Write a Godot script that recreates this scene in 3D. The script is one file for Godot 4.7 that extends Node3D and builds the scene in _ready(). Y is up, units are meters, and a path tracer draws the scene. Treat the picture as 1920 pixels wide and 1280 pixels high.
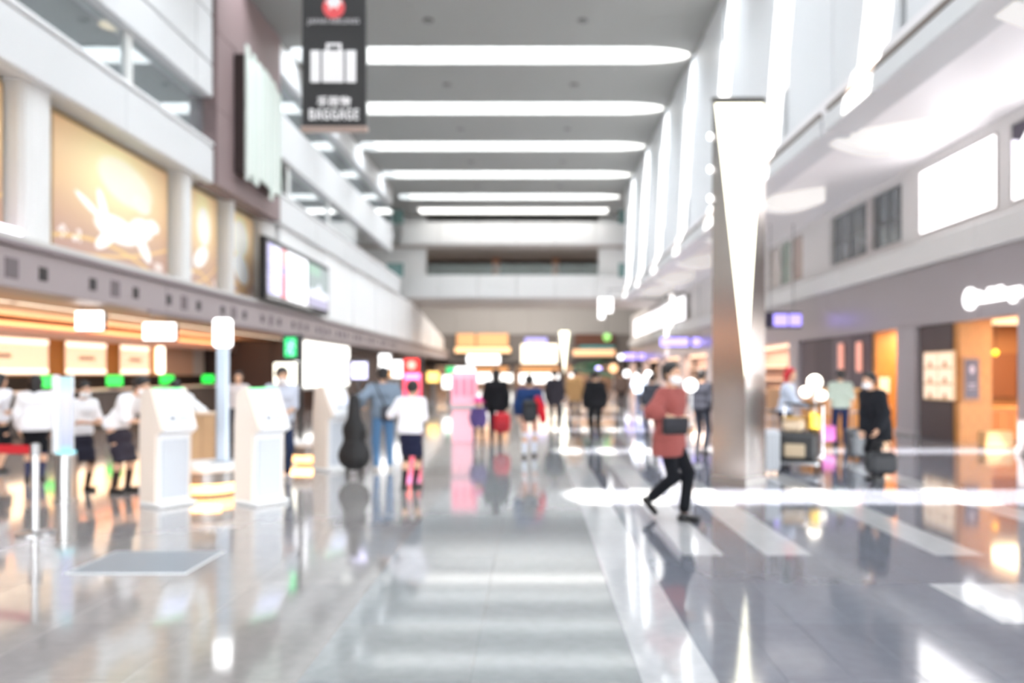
extends Node3D
# A bright airport check-in hall, seen through a wide-open lens focused close by. Depths below are positive away from the camera (z -> -Z).
const F := 1500.0          # focal length in pixels of the 1920x1280 frame
const EYE := 1.5           # camera height
const BAY := 5.74          # spacing of the skylights
const CEIL := 12.9
var mats := {}
var head_shape: Array
var hand_shape: Array
var rng := RandomNumberGenerator.new()
var used := {}

func _ready() -> void:
	rng.seed = 7
	var cam := Camera3D.new()
	cam.name = "camera"
	cam.position = Vector3(0, EYE, 0)
	var lens := CameraAttributesPhysical.new()
	lens.frustum_focal_length = 24.0 * F / 1280.0
	lens.exposure_aperture = 1.8
	lens.frustum_focus_distance = 1.7
	lens.frustum_near = 0.05
	lens.frustum_far = 300.0
	cam.attributes = lens
	cam.projection = Camera3D.PROJECTION_FRUSTUM
	cam.near = 0.05
	cam.far = 300.0
	cam.size = 1280.0 / F * 0.05
	cam.frustum_offset = Vector2(-40.0, 60.0) / F * 0.05
	add_child(cam)
	cam.current = true
	var sky_mat := ProceduralSkyMaterial.new()
	sky_mat.sky_top_color = Color(0.93, 0.965, 1.0)
	sky_mat.sky_horizon_color = Color(0.97, 0.985, 1.0)
	sky_mat.ground_horizon_color = Color(0.75, 0.75, 0.75)
	sky_mat.ground_bottom_color = Color(0.6, 0.6, 0.6)
	sky_mat.sky_energy_multiplier = SKY_E
	sky_mat.ground_energy_multiplier = SKY_E
	var sky := Sky.new()
	sky.sky_material = sky_mat
	var env := Environment.new()
	env.background_mode = Environment.BG_SKY
	env.sky = sky
	env.tonemap_mode = Environment.TONE_MAPPER_LINEAR
	env.tonemap_exposure = 1.42
	env.sdfgi_enabled = true
	env.ssao_enabled = true
	env.ssil_enabled = true
	var we := WorldEnvironment.new()
	we.name = "world_environment"
	we.environment = env
	add_child(we)
	var sun := DirectionalLight3D.new()
	sun.name = "sun"
	sun.light_color = Color(1.0, 0.985, 0.965)
	sun.light_energy = SUN_E
	sun.light_angular_distance = 0.6
	sun.shadow_enabled = true
	add_child(sun)
	sun.look_at_from_position(Vector3.ZERO, Vector3(8.47, -12.9, -3.88), Vector3.UP)

	build_floor()
	build_ceiling()
	build_left()
	build_right()
	build_end()
	build_checkin()
	build_signs()
	build_furniture()
	build_people()
	build_far()

const SKY_E := 3.0
const SUN_E := 9.0

# ------------------------------------------------------------------ helpers
func X(px: float, z: float) -> float: return (px - 1000.0) * z / F
func Y(py: float, z: float) -> float: return EYE - (py - 700.0) * z / F
func at(px: float, py: float, z: float) -> Vector3: return Vector3(X(px, z), Y(py, z), -z)

func M(hex: String, rough := 0.6, metal := 0.0, emit := 0.0, spec := 0.5) -> StandardMaterial3D:
	var key := "%s/%s/%s/%s/%s" % [hex, rough, metal, emit, spec]
	if mats.has(key): return mats[key]
	var m := StandardMaterial3D.new()
	m.resource_name = "surface_" + hex
	m.albedo_color = Color(hex)
	m.roughness = rough
	m.metallic = metal
	m.metallic_specular = spec
	if emit > 0.0:
		m.emission_enabled = true
		m.emission = Color(hex)
		m.emission_energy_multiplier = emit
	mats[key] = m
	return m

func grain(hex: String, rough: float, amount: float, scale: Vector3, spec := 0.5) -> StandardMaterial3D:
	var key := "grain%s/%s/%s/%s/%s" % [hex, rough, amount, scale, spec]
	if mats.has(key): return mats[key]
	var m := M(hex, rough, 0.0, 0.0, spec).duplicate() as StandardMaterial3D
	var n := FastNoiseLite.new()
	n.noise_type = FastNoiseLite.TYPE_SIMPLEX
	n.frequency = 0.03
	n.fractal_octaves = 4
	n.seed = hash(hex) % 1000
	var t := NoiseTexture2D.new()
	t.width = 256
	t.height = 256
	t.seamless = true
	t.noise = n
	var g := Gradient.new()
	g.set_color(0, Color(1.0 - amount, 1.0 - amount, 1.0 - amount))
	g.set_color(1, Color.WHITE)
	t.color_ramp = g
	m.albedo_texture = t
	m.uv1_triplanar = true
	m.uv1_world_triplanar = true
	m.uv1_scale = scale
	mats[key] = m
	return m

func glass(alpha := 0.12, tint := "c8d6d8", rough := 0.0) -> StandardMaterial3D:
	var key := "glass%s%s%s" % [alpha, tint, rough]
	if mats.has(key): return mats[key]
	var m := StandardMaterial3D.new()
	m.resource_name = "glass"
	m.transparency = BaseMaterial3D.TRANSPARENCY_ALPHA
	m.albedo_color = Color(Color(tint), alpha)
	m.roughness = rough
	m.metallic_specular = 0.5
	mats[key] = m
	return m

func S() -> SurfaceTool:
	var st := SurfaceTool.new()
	st.begin(Mesh.PRIMITIVE_TRIANGLES)
	return st

func tri(st: SurfaceTool, a: Vector3, b: Vector3, c: Vector3) -> void:
	var n := (b - a).cross(c - a).normalized()
	for p: Vector3 in [a, c, b]:
		st.set_normal(n)
		st.set_uv(Vector2(p.x, p.y))
		st.add_vertex(p)

func quad(st: SurfaceTool, a: Vector3, b: Vector3, c: Vector3, d: Vector3) -> void:
	var n := (b - a).cross(c - a).normalized()
	var v := [a, b, c, d]
	var uv := [Vector2(0, 1), Vector2(1, 1), Vector2(1, 0), Vector2(0, 0)]
	for i: int in [0, 2, 1, 0, 3, 2]:
		st.set_normal(n)
		st.set_uv(uv[i])
		st.add_vertex(v[i])

# a box with chamfered edges; c centre, s size, b chamfer
func box(st: SurfaceTool, c: Vector3, s: Vector3, b := 0.0, t := Transform3D()) -> void:
	var h := s * 0.5
	b = minf(b, minf(h.x, minf(h.y, h.z)) * 0.9)
	for ax in 3:
		for sg: float in [-1.0, 1.0]:
			var u := (ax + 1) % 3
			var w := (ax + 2) % 3
			var q := []
			for k: Vector2 in [Vector2(-1, -1), Vector2(1, -1), Vector2(1, 1), Vector2(-1, 1)]:
				var p := Vector3()
				p[ax] = sg * h[ax]
				p[u] = k.x * (h[u] - b)
				p[w] = k.y * (h[w] - b)
				q.append(t * (c + p))
			if sg > 0: quad(st, q[0], q[1], q[2], q[3])
			else: quad(st, q[3], q[2], q[1], q[0])
	if b <= 0.0: return
	for ax in 3:
		var u := (ax + 1) % 3
		var w := (ax + 2) % 3
		for su: float in [-1.0, 1.0]:
			for sw: float in [-1.0, 1.0]:
				var q := []
				for k: Vector3 in [Vector3(-1, 0, 1), Vector3(1, 0, 1), Vector3(1, 1, 0), Vector3(-1, 1, 0)]:
					var p := Vector3()
					p[ax] = k.x * (h[ax] - b)
					p[u] = su * (h[u] - b * k.y)
					p[w] = sw * (h[w] - b * k.z)
					q.append(t * (c + p))
				if su * sw > 0: quad(st, q[3], q[2], q[1], q[0])
				else: quad(st, q[0], q[1], q[2], q[3])
	for sx: float in [-1.0, 1.0]:
		for sy: float in [-1.0, 1.0]:
			for sz: float in [-1.0, 1.0]:
				var p0 := t * (c + Vector3(sx * h.x, sy * (h.y - b), sz * (h.z - b)))
				var p1 := t * (c + Vector3(sx * (h.x - b), sy * h.y, sz * (h.z - b)))
				var p2 := t * (c + Vector3(sx * (h.x - b), sy * (h.y - b), sz * h.z))
				if sx * sy * sz > 0: tri(st, p0, p1, p2)
				else: tri(st, p0, p2, p1)

# box by extents, depths positive
func bx(st: SurfaceTool, x0: float, x1: float, y0: float, y1: float, z0: float, z1: float, b := 0.0) -> void:
	box(st, Vector3((x0 + x1) / 2, (y0 + y1) / 2, -(z0 + z1) / 2), Vector3(absf(x1 - x0), absf(y1 - y0), absf(z1 - z0)), b)

func frame_of(d: Vector3) -> Basis:
	var w := d.normalized()
	var u := w.cross(Vector3.UP if absf(w.y) < 0.95 else Vector3.RIGHT).normalized()
	return Basis(u, w, u.cross(w))

func tube(st: SurfaceTool, a: Vector3, b: Vector3, r0: float, r1: float, n := 16) -> void:
	var q := frame_of(b - a)
	var lean := (r0 - r1) / maxf((b - a).length(), 1e-5)
	for i in n:
		var e := [TAU * i / n, TAU * (i + 1) / n]
		var p := []
		var nn := []
		for ang: float in e:
			var d: Vector3 = q.x * cos(ang) - q.z * sin(ang)
			p.append(a + d * r0)
			p.append(b + d * r1)
			nn.append((d + q.y * lean).normalized())
		for k: int in [0, 1, 3, 0, 3, 2]:
			st.set_normal(nn[0 if k < 2 else 1])
			st.set_uv(Vector2(float(i) / n, k % 2))
			st.add_vertex(p[k])
		tri(st, a, p[2], p[0])
		tri(st, b, p[1], p[3])

# a turned profile: points (radius, height) from the bottom up
func lathe(st: SurfaceTool, c: Vector3, prof: Array, n := 24) -> void:
	for j in prof.size() - 1:
		var a: Vector2 = prof[j]
		var b: Vector2 = prof[j + 1]
		var t := b - a
		var nr := Vector2(t.y, -t.x).normalized()
		for i in n:
			var q := []
			var ns := []
			for k: Vector2 in [Vector2(0, 0), Vector2(1, 0), Vector2(1, 1), Vector2(0, 1)]:
				var ang := -TAU * (i + k.x) / n
				var v := a if k.y < 0.5 else b
				q.append(c + Vector3(cos(ang) * v.x, v.y, sin(ang) * v.x))
				ns.append(Vector3(cos(ang) * nr.x, nr.y, sin(ang) * nr.x))
			for k: int in [0, 2, 1, 0, 3, 2]:
				st.set_normal(ns[k])
				st.set_uv(Vector2(0.5, 0.5))
				st.add_vertex(q[k])

# polygon (x, y) pulled from z0 to z1 in the frame t
func prism(st: SurfaceTool, poly: PackedVector2Array, z0: float, z1: float, t := Transform3D()) -> void:
	if Geometry2D.is_polygon_clockwise(poly): poly.reverse()   # counter-clockwise seen from +z
	var idx := Geometry2D.triangulate_polygon(poly)
	for k in idx.size() / 3:
		var v := [poly[idx[k * 3]], poly[idx[k * 3 + 1]], poly[idx[k * 3 + 2]]]
		if (v[1] - v[0]).cross(v[2] - v[0]) < 0: v = [v[0], v[2], v[1]]
		tri(st, t * Vector3(v[0].x, v[0].y, z1), t * Vector3(v[1].x, v[1].y, z1), t * Vector3(v[2].x, v[2].y, z1))
		tri(st, t * Vector3(v[0].x, v[0].y, z0), t * Vector3(v[2].x, v[2].y, z0), t * Vector3(v[1].x, v[1].y, z0))
	for k in poly.size():
		var a := poly[k]
		var b := poly[(k + 1) % poly.size()]
		quad(st, t * Vector3(a.x, a.y, z1), t * Vector3(a.x, a.y, z0), t * Vector3(b.x, b.y, z0), t * Vector3(b.x, b.y, z1))

func ball(st: SurfaceTool, c: Vector3, r: Vector3, n := 14) -> void:
	var prof := []
	for j in n / 2 + 1:
		var a := PI * j / (n / 2) - PI / 2
		prof.append([cos(a), sin(a)])
	for j in n / 2:
		for i in n:
			var q := []
			var ns := []
			for k: Vector2i in [Vector2i(0, 0), Vector2i(1, 0), Vector2i(1, 1), Vector2i(0, 1)]:
				var ang := -TAU * (i + k.x) / n
				var v: Array = prof[j + k.y]
				var d := Vector3(cos(ang) * v[0], v[1], sin(ang) * v[0])
				q.append(c + d * r)
				ns.append((d / r).normalized())
			for k: int in [0, 2, 1, 0, 3, 2]:
				st.set_normal(ns[k])
				st.set_uv(Vector2(0.5, 0.5))
				st.add_vertex(q[k])

func free_name(n: String) -> String:
	used[n] = used.get(n, -1) + 1
	return n if used[n] == 0 else "%s_%03d" % [n, used[n]]

func obj(n: String, st: SurfaceTool, m: Material, parent: Node3D = self) -> MeshInstance3D:
	var o := MeshInstance3D.new()
	o.mesh = st.commit()
	o.material_override = m
	put(n, o, parent)
	return o

func put(n: String, o: Node3D, parent: Node3D) -> void:
	if parent == self:
		o.name = free_name(n)
	else:
		var k := 0
		var nm := n
		while parent.has_node(NodePath(nm)):
			k += 1
			nm = "%s_%03d" % [n, k]
		o.name = nm
	parent.add_child(o, true)

func thing(n: String, label: String, category: String, pos := Vector3.ZERO, yaw := 0.0, group := "") -> Node3D:
	var o := Node3D.new()
	o.name = free_name(n)
	add_child(o, true)
	o.position = pos
	o.rotation_degrees.y = yaw
	o.set_meta("label", label)
	o.set_meta("category", category)
	if group: o.set_meta("group", group)
	return o

func copy(o: Node3D, n: String, label: String, pos: Vector3, yaw := 0.0) -> Node3D:
	var c := o.duplicate() as Node3D
	c.name = free_name(n)
	add_child(c, true)
	c.position = pos
	c.rotation_degrees.y = yaw
	c.set_meta("label", label)
	return c

func setting(n: String, label: String, category: String) -> Node3D:
	var o := Node3D.new()
	o.name = n
	add_child(o, true)
	o.set_meta("kind", "structure")
	o.set_meta("label", label)
	o.set_meta("category", category)
	return o

func words(txt: String, size: float, c: Vector3, m: Material, parent: Node3D, n := "lettering", yaw := 0.0, depth := 0.02, bold := true) -> MeshInstance3D:
	var t := TextMesh.new()
	var f := SystemFont.new()
	f.font_names = PackedStringArray(["Droid Sans"])
	if bold: f.font_weight = 700
	t.font = f
	t.text = txt
	t.font_size = 48
	t.pixel_size = size / 36.0
	t.depth = depth
	t.curve_step = 2.0
	var o := MeshInstance3D.new()
	o.mesh = t
	o.material_override = m
	put(n, o, parent)
	o.position = c
	o.rotation_degrees.y = yaw
	return o

func area(n: String, c: Vector3, towards: Vector3, size: Vector2, color: Color, energy: float) -> void:
	var l := AreaLight3D.new()
	l.name = n
	l.area_size = size
	l.light_color = color
	l.light_energy = energy
	l.area_range = 60.0
	l.shadow_enabled = true
	add_child(l, true)
	l.look_at_from_position(c, c + towards, Vector3.UP if absf(towards.normalized().y) < 0.95 else Vector3.FORWARD)

# a downward area light with an added glowing panel right behind it
func ceiling_light(n: String, parent: Node3D, c: Vector3, size: Vector2, color: Color, energy: float, glow := 1.1) -> void:
	area(n, c, Vector3.DOWN, size, color, energy)
	var st := S()
	box(st, c + Vector3(0, 0.03, 0), Vector3(size.x, 0.03, size.y), 0.008)
	obj("glow_panel", st, M(color.to_html(false), 0.5, 0, glow), parent)

func picture(w: int, h: int, paint: Callable) -> ImageTexture:
	var im := Image.create(w, h, false, Image.FORMAT_RGB8)
	for y in h:
		for x in w:
			im.set_pixel(x, y, paint.call((x + 0.5) / w, (y + 0.5) / h))
	return ImageTexture.create_from_image(im)

func screen_mat(t: Texture2D, glow: float, rough := 0.3) -> StandardMaterial3D:
	var m := StandardMaterial3D.new()
	m.resource_name = "printed_panel"
	m.albedo_texture = t
	m.roughness = rough
	if glow > 0.0:
		m.emission_enabled = true
		m.emission = Color.BLACK
		m.emission_texture = t
		m.emission_energy_multiplier = glow
	return m

# ------------------------------------------------------------------ the setting
func build_floor() -> void:
	var fl := setting("floor", "polished grey granite floor with white inlaid stripes", "floor")
	var grey := [polished("9ea1a3"), polished("9b9d9f"), polished("a1a3a4")]
	var warm := [polished("a09b98"), polished("9d9896"), polished("a39e9b")]
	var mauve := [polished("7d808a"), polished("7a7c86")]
	var white := polished("cacacc")
	# columns of tiles: [x0, x1, kind]; kind 0 grey, 1 white stripe all along, 2 white only beyond 6.43 m, 3 right-hand grey
	var cols := []
	for k in 7: cols.append([-5.35 + 0.84 * k, -4.51 + 0.84 * k, 0])
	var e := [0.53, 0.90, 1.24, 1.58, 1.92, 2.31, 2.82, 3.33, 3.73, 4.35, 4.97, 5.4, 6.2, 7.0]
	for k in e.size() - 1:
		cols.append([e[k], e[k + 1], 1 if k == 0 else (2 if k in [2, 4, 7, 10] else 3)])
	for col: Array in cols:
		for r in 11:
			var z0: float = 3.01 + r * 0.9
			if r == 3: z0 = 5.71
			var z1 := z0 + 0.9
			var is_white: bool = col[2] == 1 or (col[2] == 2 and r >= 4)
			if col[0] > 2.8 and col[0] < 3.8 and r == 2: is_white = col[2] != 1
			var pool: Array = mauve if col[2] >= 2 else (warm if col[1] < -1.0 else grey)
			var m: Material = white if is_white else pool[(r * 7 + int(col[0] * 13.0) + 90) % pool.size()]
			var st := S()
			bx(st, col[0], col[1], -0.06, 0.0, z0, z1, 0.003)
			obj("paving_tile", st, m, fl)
	# what lies beyond the tiles that can be told apart
	var a := S()
	var aw := S()
	bx(aw, -16, -5.35, -0.06, 0.0, -16, 100)
	obj("granite_field", aw, warm[1], fl)
	bx(a, -5.35, 0.53, -0.06, 0.0, -16, 3.01)
	bx(a, -5.35, 0.53, -0.06, 0.0, 12.91, 100)
	obj("granite_field", a, grey[0], fl)
	var b := S()
	bx(b, 7.0, 15, -0.06, 0.0, -16, 100)
	bx(b, 0.90, 7.0, -0.06, 0.0, -16, 3.01)
	for k in range(1, e.size() - 1):
		if not k in [2, 4, 7, 10]: bx(b, e[k], e[k + 1], -0.06, 0.0, 12.91, 100)
	obj("granite_field", b, mauve[0], fl)
	var c := S()
	bx(c, 0.53, 0.90, -0.06, 0.0, -16, 3.01)
	for k: int in [0, 2, 4, 7, 10]: bx(c, e[k], e[k + 1], -0.06, 0.0, 12.91, 100)
	obj("white_stripe", c, white, fl)
	var s := S()
	bx(s, -16, 15, -0.5, -0.06, -16, 100)
	obj("subfloor", s, M("6a6a6a", 0.9), fl)
	# a thin blue-grey mat on the left
	var mat := thing("floor_mat", "thin blue-grey rectangular mat lying on the polished floor in front of the kiosks", "mat", Vector3(-3.05, 0, -6.35))
	var mt := S()
	box(mt, Vector3(0, 0.006, 0), Vector3(0.88, 0.012, 0.72), 0.004)
	obj("pad", mt, M("868d94", 0.4), mat)
	var mb := S()
	for k: Vector3 in [Vector3(0, 0, 0.37), Vector3(0, 0, -0.37)]: box(mb, Vector3(k.x, 0.005, k.z), Vector3(0.92, 0.01, 0.02), 0.003)
	for k: Vector3 in [Vector3(0.45, 0, 0), Vector3(-0.45, 0, 0)]: box(mb, Vector3(k.x, 0.005, 0), Vector3(0.02, 0.01, 0.72), 0.003)
	obj("edging", mb, M("d8d8d6", 0.5), mat)

func polished(hex: String) -> StandardMaterial3D:
	var m := grain(hex, 0.08, 0.05, Vector3(0.9, 0.9, 0.9), 0.62)
	m.clearcoat_enabled = true
	m.clearcoat = 0.35
	m.clearcoat_roughness = 0.05
	return m

func slot_half(x: float) -> float:
	var w := 0.72
	if x > 3.6: w *= sqrt(maxf(0.0, 1.0 - pow((x - 3.6) / 2.0, 2)))
	if x < -8.3: w *= sqrt(maxf(0.0, 1.0 - pow((x + 8.3) / 0.4, 2)))
	return w

func coated_glass() -> StandardMaterial3D:
	var m := glass(0.35, "c2cace")
	m.metallic = 0.75
	return m

func build_ceiling() -> void:
	var ce := setting("ceiling", "grey ceiling panels between bright transverse skylights", "ceiling")
	var grey := M("949491", 0.8)
	var xs := [-8.9]
	for k in 9: xs.append(-8.7 + k * 0.05)
	for k in 16: xs.append(-8.2 + k * 0.78)
	for k in 12: xs.append(3.7 + 1.9 * sin(PI / 2 * k / 11.0))
	xs.append(5.9)
	var lo := 1
	var hi := 9
	for n in range(lo - 1, hi + 1):
		var st := S()
		for i in xs.size() - 1:
			var p := []
			for x: float in [xs[i], xs[i + 1]]:
				var za := n * BAY + (slot_half(x) if n >= lo else 0.0)
				var zb := (n + 1) * BAY - (slot_half(x) if n < hi else 0.0)
				p.append(Vector3(x, CEIL, -za))
				p.append(Vector3(x, CEIL, -zb))
			var u := Vector3(0, 0.95, 0)
			quad(st, p[0], p[1], p[3], p[2])
			quad(st, p[0] + u, p[2] + u, p[3] + u, p[1] + u)
			quad(st, p[0], p[2], p[2] + u, p[0] + u)
			quad(st, p[1], p[1] + u, p[3] + u, p[3])
		obj("ceiling_panel", st, grey, ce)
	for n in range(lo, hi + 1):
		var st := S()
		var y := CEIL + 0.92
		quad(st, Vector3(-8.8, y, -n * BAY + 0.75), Vector3(5.8, y, -n * BAY + 0.75), Vector3(5.8, y, -n * BAY - 0.75), Vector3(-8.8, y, -n * BAY - 0.75))
		obj("skylight_pane", st, glass(0.04, "ffffff"), ce)
	# small round fittings in the grey panels
	for n in range(3, 10):
		for x: float in [-3.4, 1.6]:
			var st := S()
			tube(st, Vector3(x, CEIL - 0.05, -(n + 0.5) * BAY), Vector3(x, CEIL + 0.02, -(n + 0.5) * BAY), 0.16, 0.18, 14)
			obj("ceiling_fitting", st, M("6f6f6e", 0.5), ce)
	var roof := S()
	bx(roof, -16, -8.9, CEIL, CEIL + 0.5, -16, 100)
	bx(roof, 5.9, 15, CEIL, CEIL + 0.5, -16, 100)
	bx(roof, -8.9, 5.9, CEIL, CEIL + 0.5, -16, (lo - 1) * BAY)
	var lum := S()  # glowing panel standing in for the last skylight, keeping sun off the bridge
	bx(lum, -8.0, 5.2, CEIL - 0.03, CEIL + 0.02, 9.62 * BAY, 9.9 * BAY, 0.02)
	obj("skylight_stand_in", lum, M("fffefa", 0.5, 0, 1.6), ce)
	area("skylight_stand_in_light", Vector3(-1.4, CEIL - 0.06, -9.76 * BAY), Vector3.DOWN, Vector2(13, 1.4), Color(1, 0.99, 0.97), 8.0)
	bx(roof, -8.9, 5.9, CEIL, CEIL + 0.5, (hi + 1) * BAY, 100)
	obj("roof_slab", roof, grey, ce)

func build_left() -> void:
	var w := setting("wall_left", "white left side of the hall with balconies above a mauve-grey fascia", "wall")
	var white := M("d4d4d3", 0.45)
	var fasc := M("a69b9b", 0.45, 0.2)
	# outer shell
	var sh := S()
	bx(sh, -16.2, -15.8, 0, CEIL, -16, 100)
	obj("outer_wall", sh, M("b8b6b4", 0.8), w)
	# fascia over the check-in counters: long panels, with small square fittings
	for k in 12:
		var z0 := -2.0 + k * 7.0
		var st := S()
		bx(st, -9.4, -8.7, 2.93, 3.62, z0, z0 + 6.985, 0.02)
		obj("fascia_panel", st, fasc, w)
	var lip := S()
	bx(lip, -9.5, -8.62, 3.62, 3.74, -2, 82, 0.03)
	obj("fascia_lip", lip, M("8f8385", 0.4, 0.2), w)
	var ledge := S()
	bx(ledge, -9.6, -8.75, 3.74, 3.86, -2, 82, 0.02)
	obj("ledge", ledge, M("c9c7c2", 0.5), w)
	for k in 12:
		for v: Array in [[0.0, 0.24, "2e2a2a"], [0.84, 0.34, "6e6466"], [1.7, 0.24, "2e2a2a"]]:
			var z: float = 12.5 + k * 3.3 + v[0]
			var st := S()
			bx(st, -8.71, -8.685, 3.26 - v[1] / 2, 3.26 + v[1] / 2, z - v[1] / 2, z + v[1] / 2, 0.008)
			obj("fascia_fitting", st, M(v[2], 0.5), w)
	# wall behind the posters, pilasters between them
	var pw := S()
	bx(pw, -9.8, -9.42, 3.8, 6.75, -2, 28)
	obj("poster_wall", pw, M("c4ab78", 0.6), w)  # tan carries the warm bounce light off the golden posters
	for v: Array in [[2.0, 9.0], [14.15, 15.0], [20.55, 21.05], [23.75, 24.0], [26.75, 28.0]]:
		var st := S()
		var prof := PackedVector2Array([Vector2(-9.5, v[0]), Vector2(-9.12, v[0])])
		for a in 7:
			var an := PI * a / 6.0
			prof.append(Vector2(-9.12 + 0.2 * sin(an), (v[0] + v[1]) / 2 - (v[1] - v[0]) / 2 * cos(an)))
		prof.append(Vector2(-9.5, v[1]))
		prism(st, prof, 3.86, 6.72, Transform3D(Basis(Vector3.RIGHT, Vector3.FORWARD, Vector3.UP), Vector3.ZERO))
		obj("pilaster", st, M("e2e1de", 0.4), w)
	# balcony: floor slab, parapet panels, upper panels
	var slab := S()
	bx(slab, -15.8, -8.85, 6.72, 6.95, -16, 52)
	bx(slab, -15.8, -9.1, 10.3, 10.5, -16, 52)
	obj("floor_slab", slab, M("d2d2d0", 0.6), w)
	for k in 12:
		var z0 := -8.0 + k * BAY * 0.875
		var st := S()
		bx(st, -8.95, -8.7, 6.66, 7.62, z0 + 0.008, z0 + BAY * 0.875 - 0.008, 0.03)
		bx(st, -8.9, -8.78, 7.62, 7.68, z0 + 0.008, z0 + BAY * 0.875 - 0.008, 0.01)
		obj("parapet_panel", st, white, w)
		var ra := S()
		bx(ra, -8.93, -8.68, 7.68, 7.78, z0, z0 + BAY * 0.875, 0.03)
		obj("parapet_rail", ra, M("f2f2f1", 0.3), w)  # paler than the panels, painting the highlight along the parapet top
	for k in 10:
		var z0 := -8.0 + k * BAY
		for v: Array in ([[9.0, 9.86], [9.9, 11.2], [11.24, 12.9]] if z0 + BAY < 28 else [[9.0, 10.55], [11.9, 12.9]]):
			var st := S()
			bx(st, -9.1, -8.72, v[0], v[1], z0 + 0.008, z0 + BAY - 0.008, 0.02)
			obj("upper_panel", st, white, w)
	# the room behind the balcony glass
	var room := S()
	bx(room, -13.1, -12.9, 6.95, 10.3, -16, 52)
	bx(room, -13.1, -12.9, 10.5, 12.9, -16, 52)
	obj("gallery_wall", room, M("9a9da0", 0.7), w)
	# brown pier with the relief
	for k in 3:
		var st := S()
		bx(st, -9.2, -8.6, 6.64 + k * 2.09, 8.72 + k * 2.09, 21.75, 27.2, 0.012)
		obj("cladding_panel", st, M("84706f", 0.55), w)
	# white wall beyond the posters, its end sloping down
	for k in 18:
		var z0 := 28.0 + k * 2.87
		var z1 := z0 + 2.86
		var t0 := 6.68 if z0 < 60 else lerpf(6.68, 4.9, (z0 - 60) / 20.0)
		var t1 := 6.68 if z1 < 60 else lerpf(6.68, 4.9, (z1 - 60) / 20.0)
		var st := S()
		var poly := PackedVector2Array([Vector2(z0, 3.84), Vector2(z1, 3.84), Vector2(z1, t1), Vector2(z0, t0)])
		prism(st, poly, -9.3 if k % 2 else -9.27, -8.9 if k % 2 else -8.86, Transform3D(Basis(Vector3(0, 0, -1), Vector3.UP, Vector3.RIGHT), Vector3.ZERO))
		obj("wall_panel", st, M("f2f2f1", 0.4), w)
	# glass in the two balcony gaps
	var wi := setting("window_1", "long dark reflecting gallery glass above the white balcony parapet", "window")
	for k in 8:
		var z0 := -4.0 + k * BAY - 1.3
		if z0 > 22 and z0 < 25: continue
		var st := S()
		quad(st, Vector3(-8.98, 7.7, -z0), Vector3(-8.98, 7.7, -(z0 + BAY)), Vector3(-8.98, 9.02, -(z0 + BAY)), Vector3(-8.98, 9.02, -z0))
		obj("pane", st, coated_glass(), wi)
		var po := S()
		bx(po, -9.06, -8.9, 7.7, 9.02, z0 - 0.14, z0 + 0.14, 0.03)
		obj("post", po, M("d8d8d4", 0.4), wi)
	for k in 4:
		var z0 := 28.0 + k * BAY
		var st := S()
		quad(st, Vector3(-8.98, 10.5, -z0), Vector3(-8.98, 10.5, -(z0 + BAY)), Vector3(-8.98, 11.92, -(z0 + BAY)), Vector3(-8.98, 11.92, -z0))
		obj("pane", st, coated_glass(), wi)
	# warm ceiling lamp in the gallery room
	var lamp := thing("ceiling_lamp", "small warm round ceiling lamp glowing behind the upper left gallery glass", "lamp", Vector3(-10.7, 10.3, -20.2))
	var ls := S()
	lathe(ls, Vector3.ZERO, [Vector2(0, -0.07), Vector2(0.2, -0.07), Vector2(0.24, -0.03), Vector2(0.24, 0)])
	obj("shade", ls, M("fff0c8", 0.4, 0, 2.5), lamp)
	ceiling_light("gallery_light", w, Vector3(-10.9, 10.24, -12), Vector2(0.4, 8), Color(1, 0.95, 0.85), 4.0)

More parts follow.
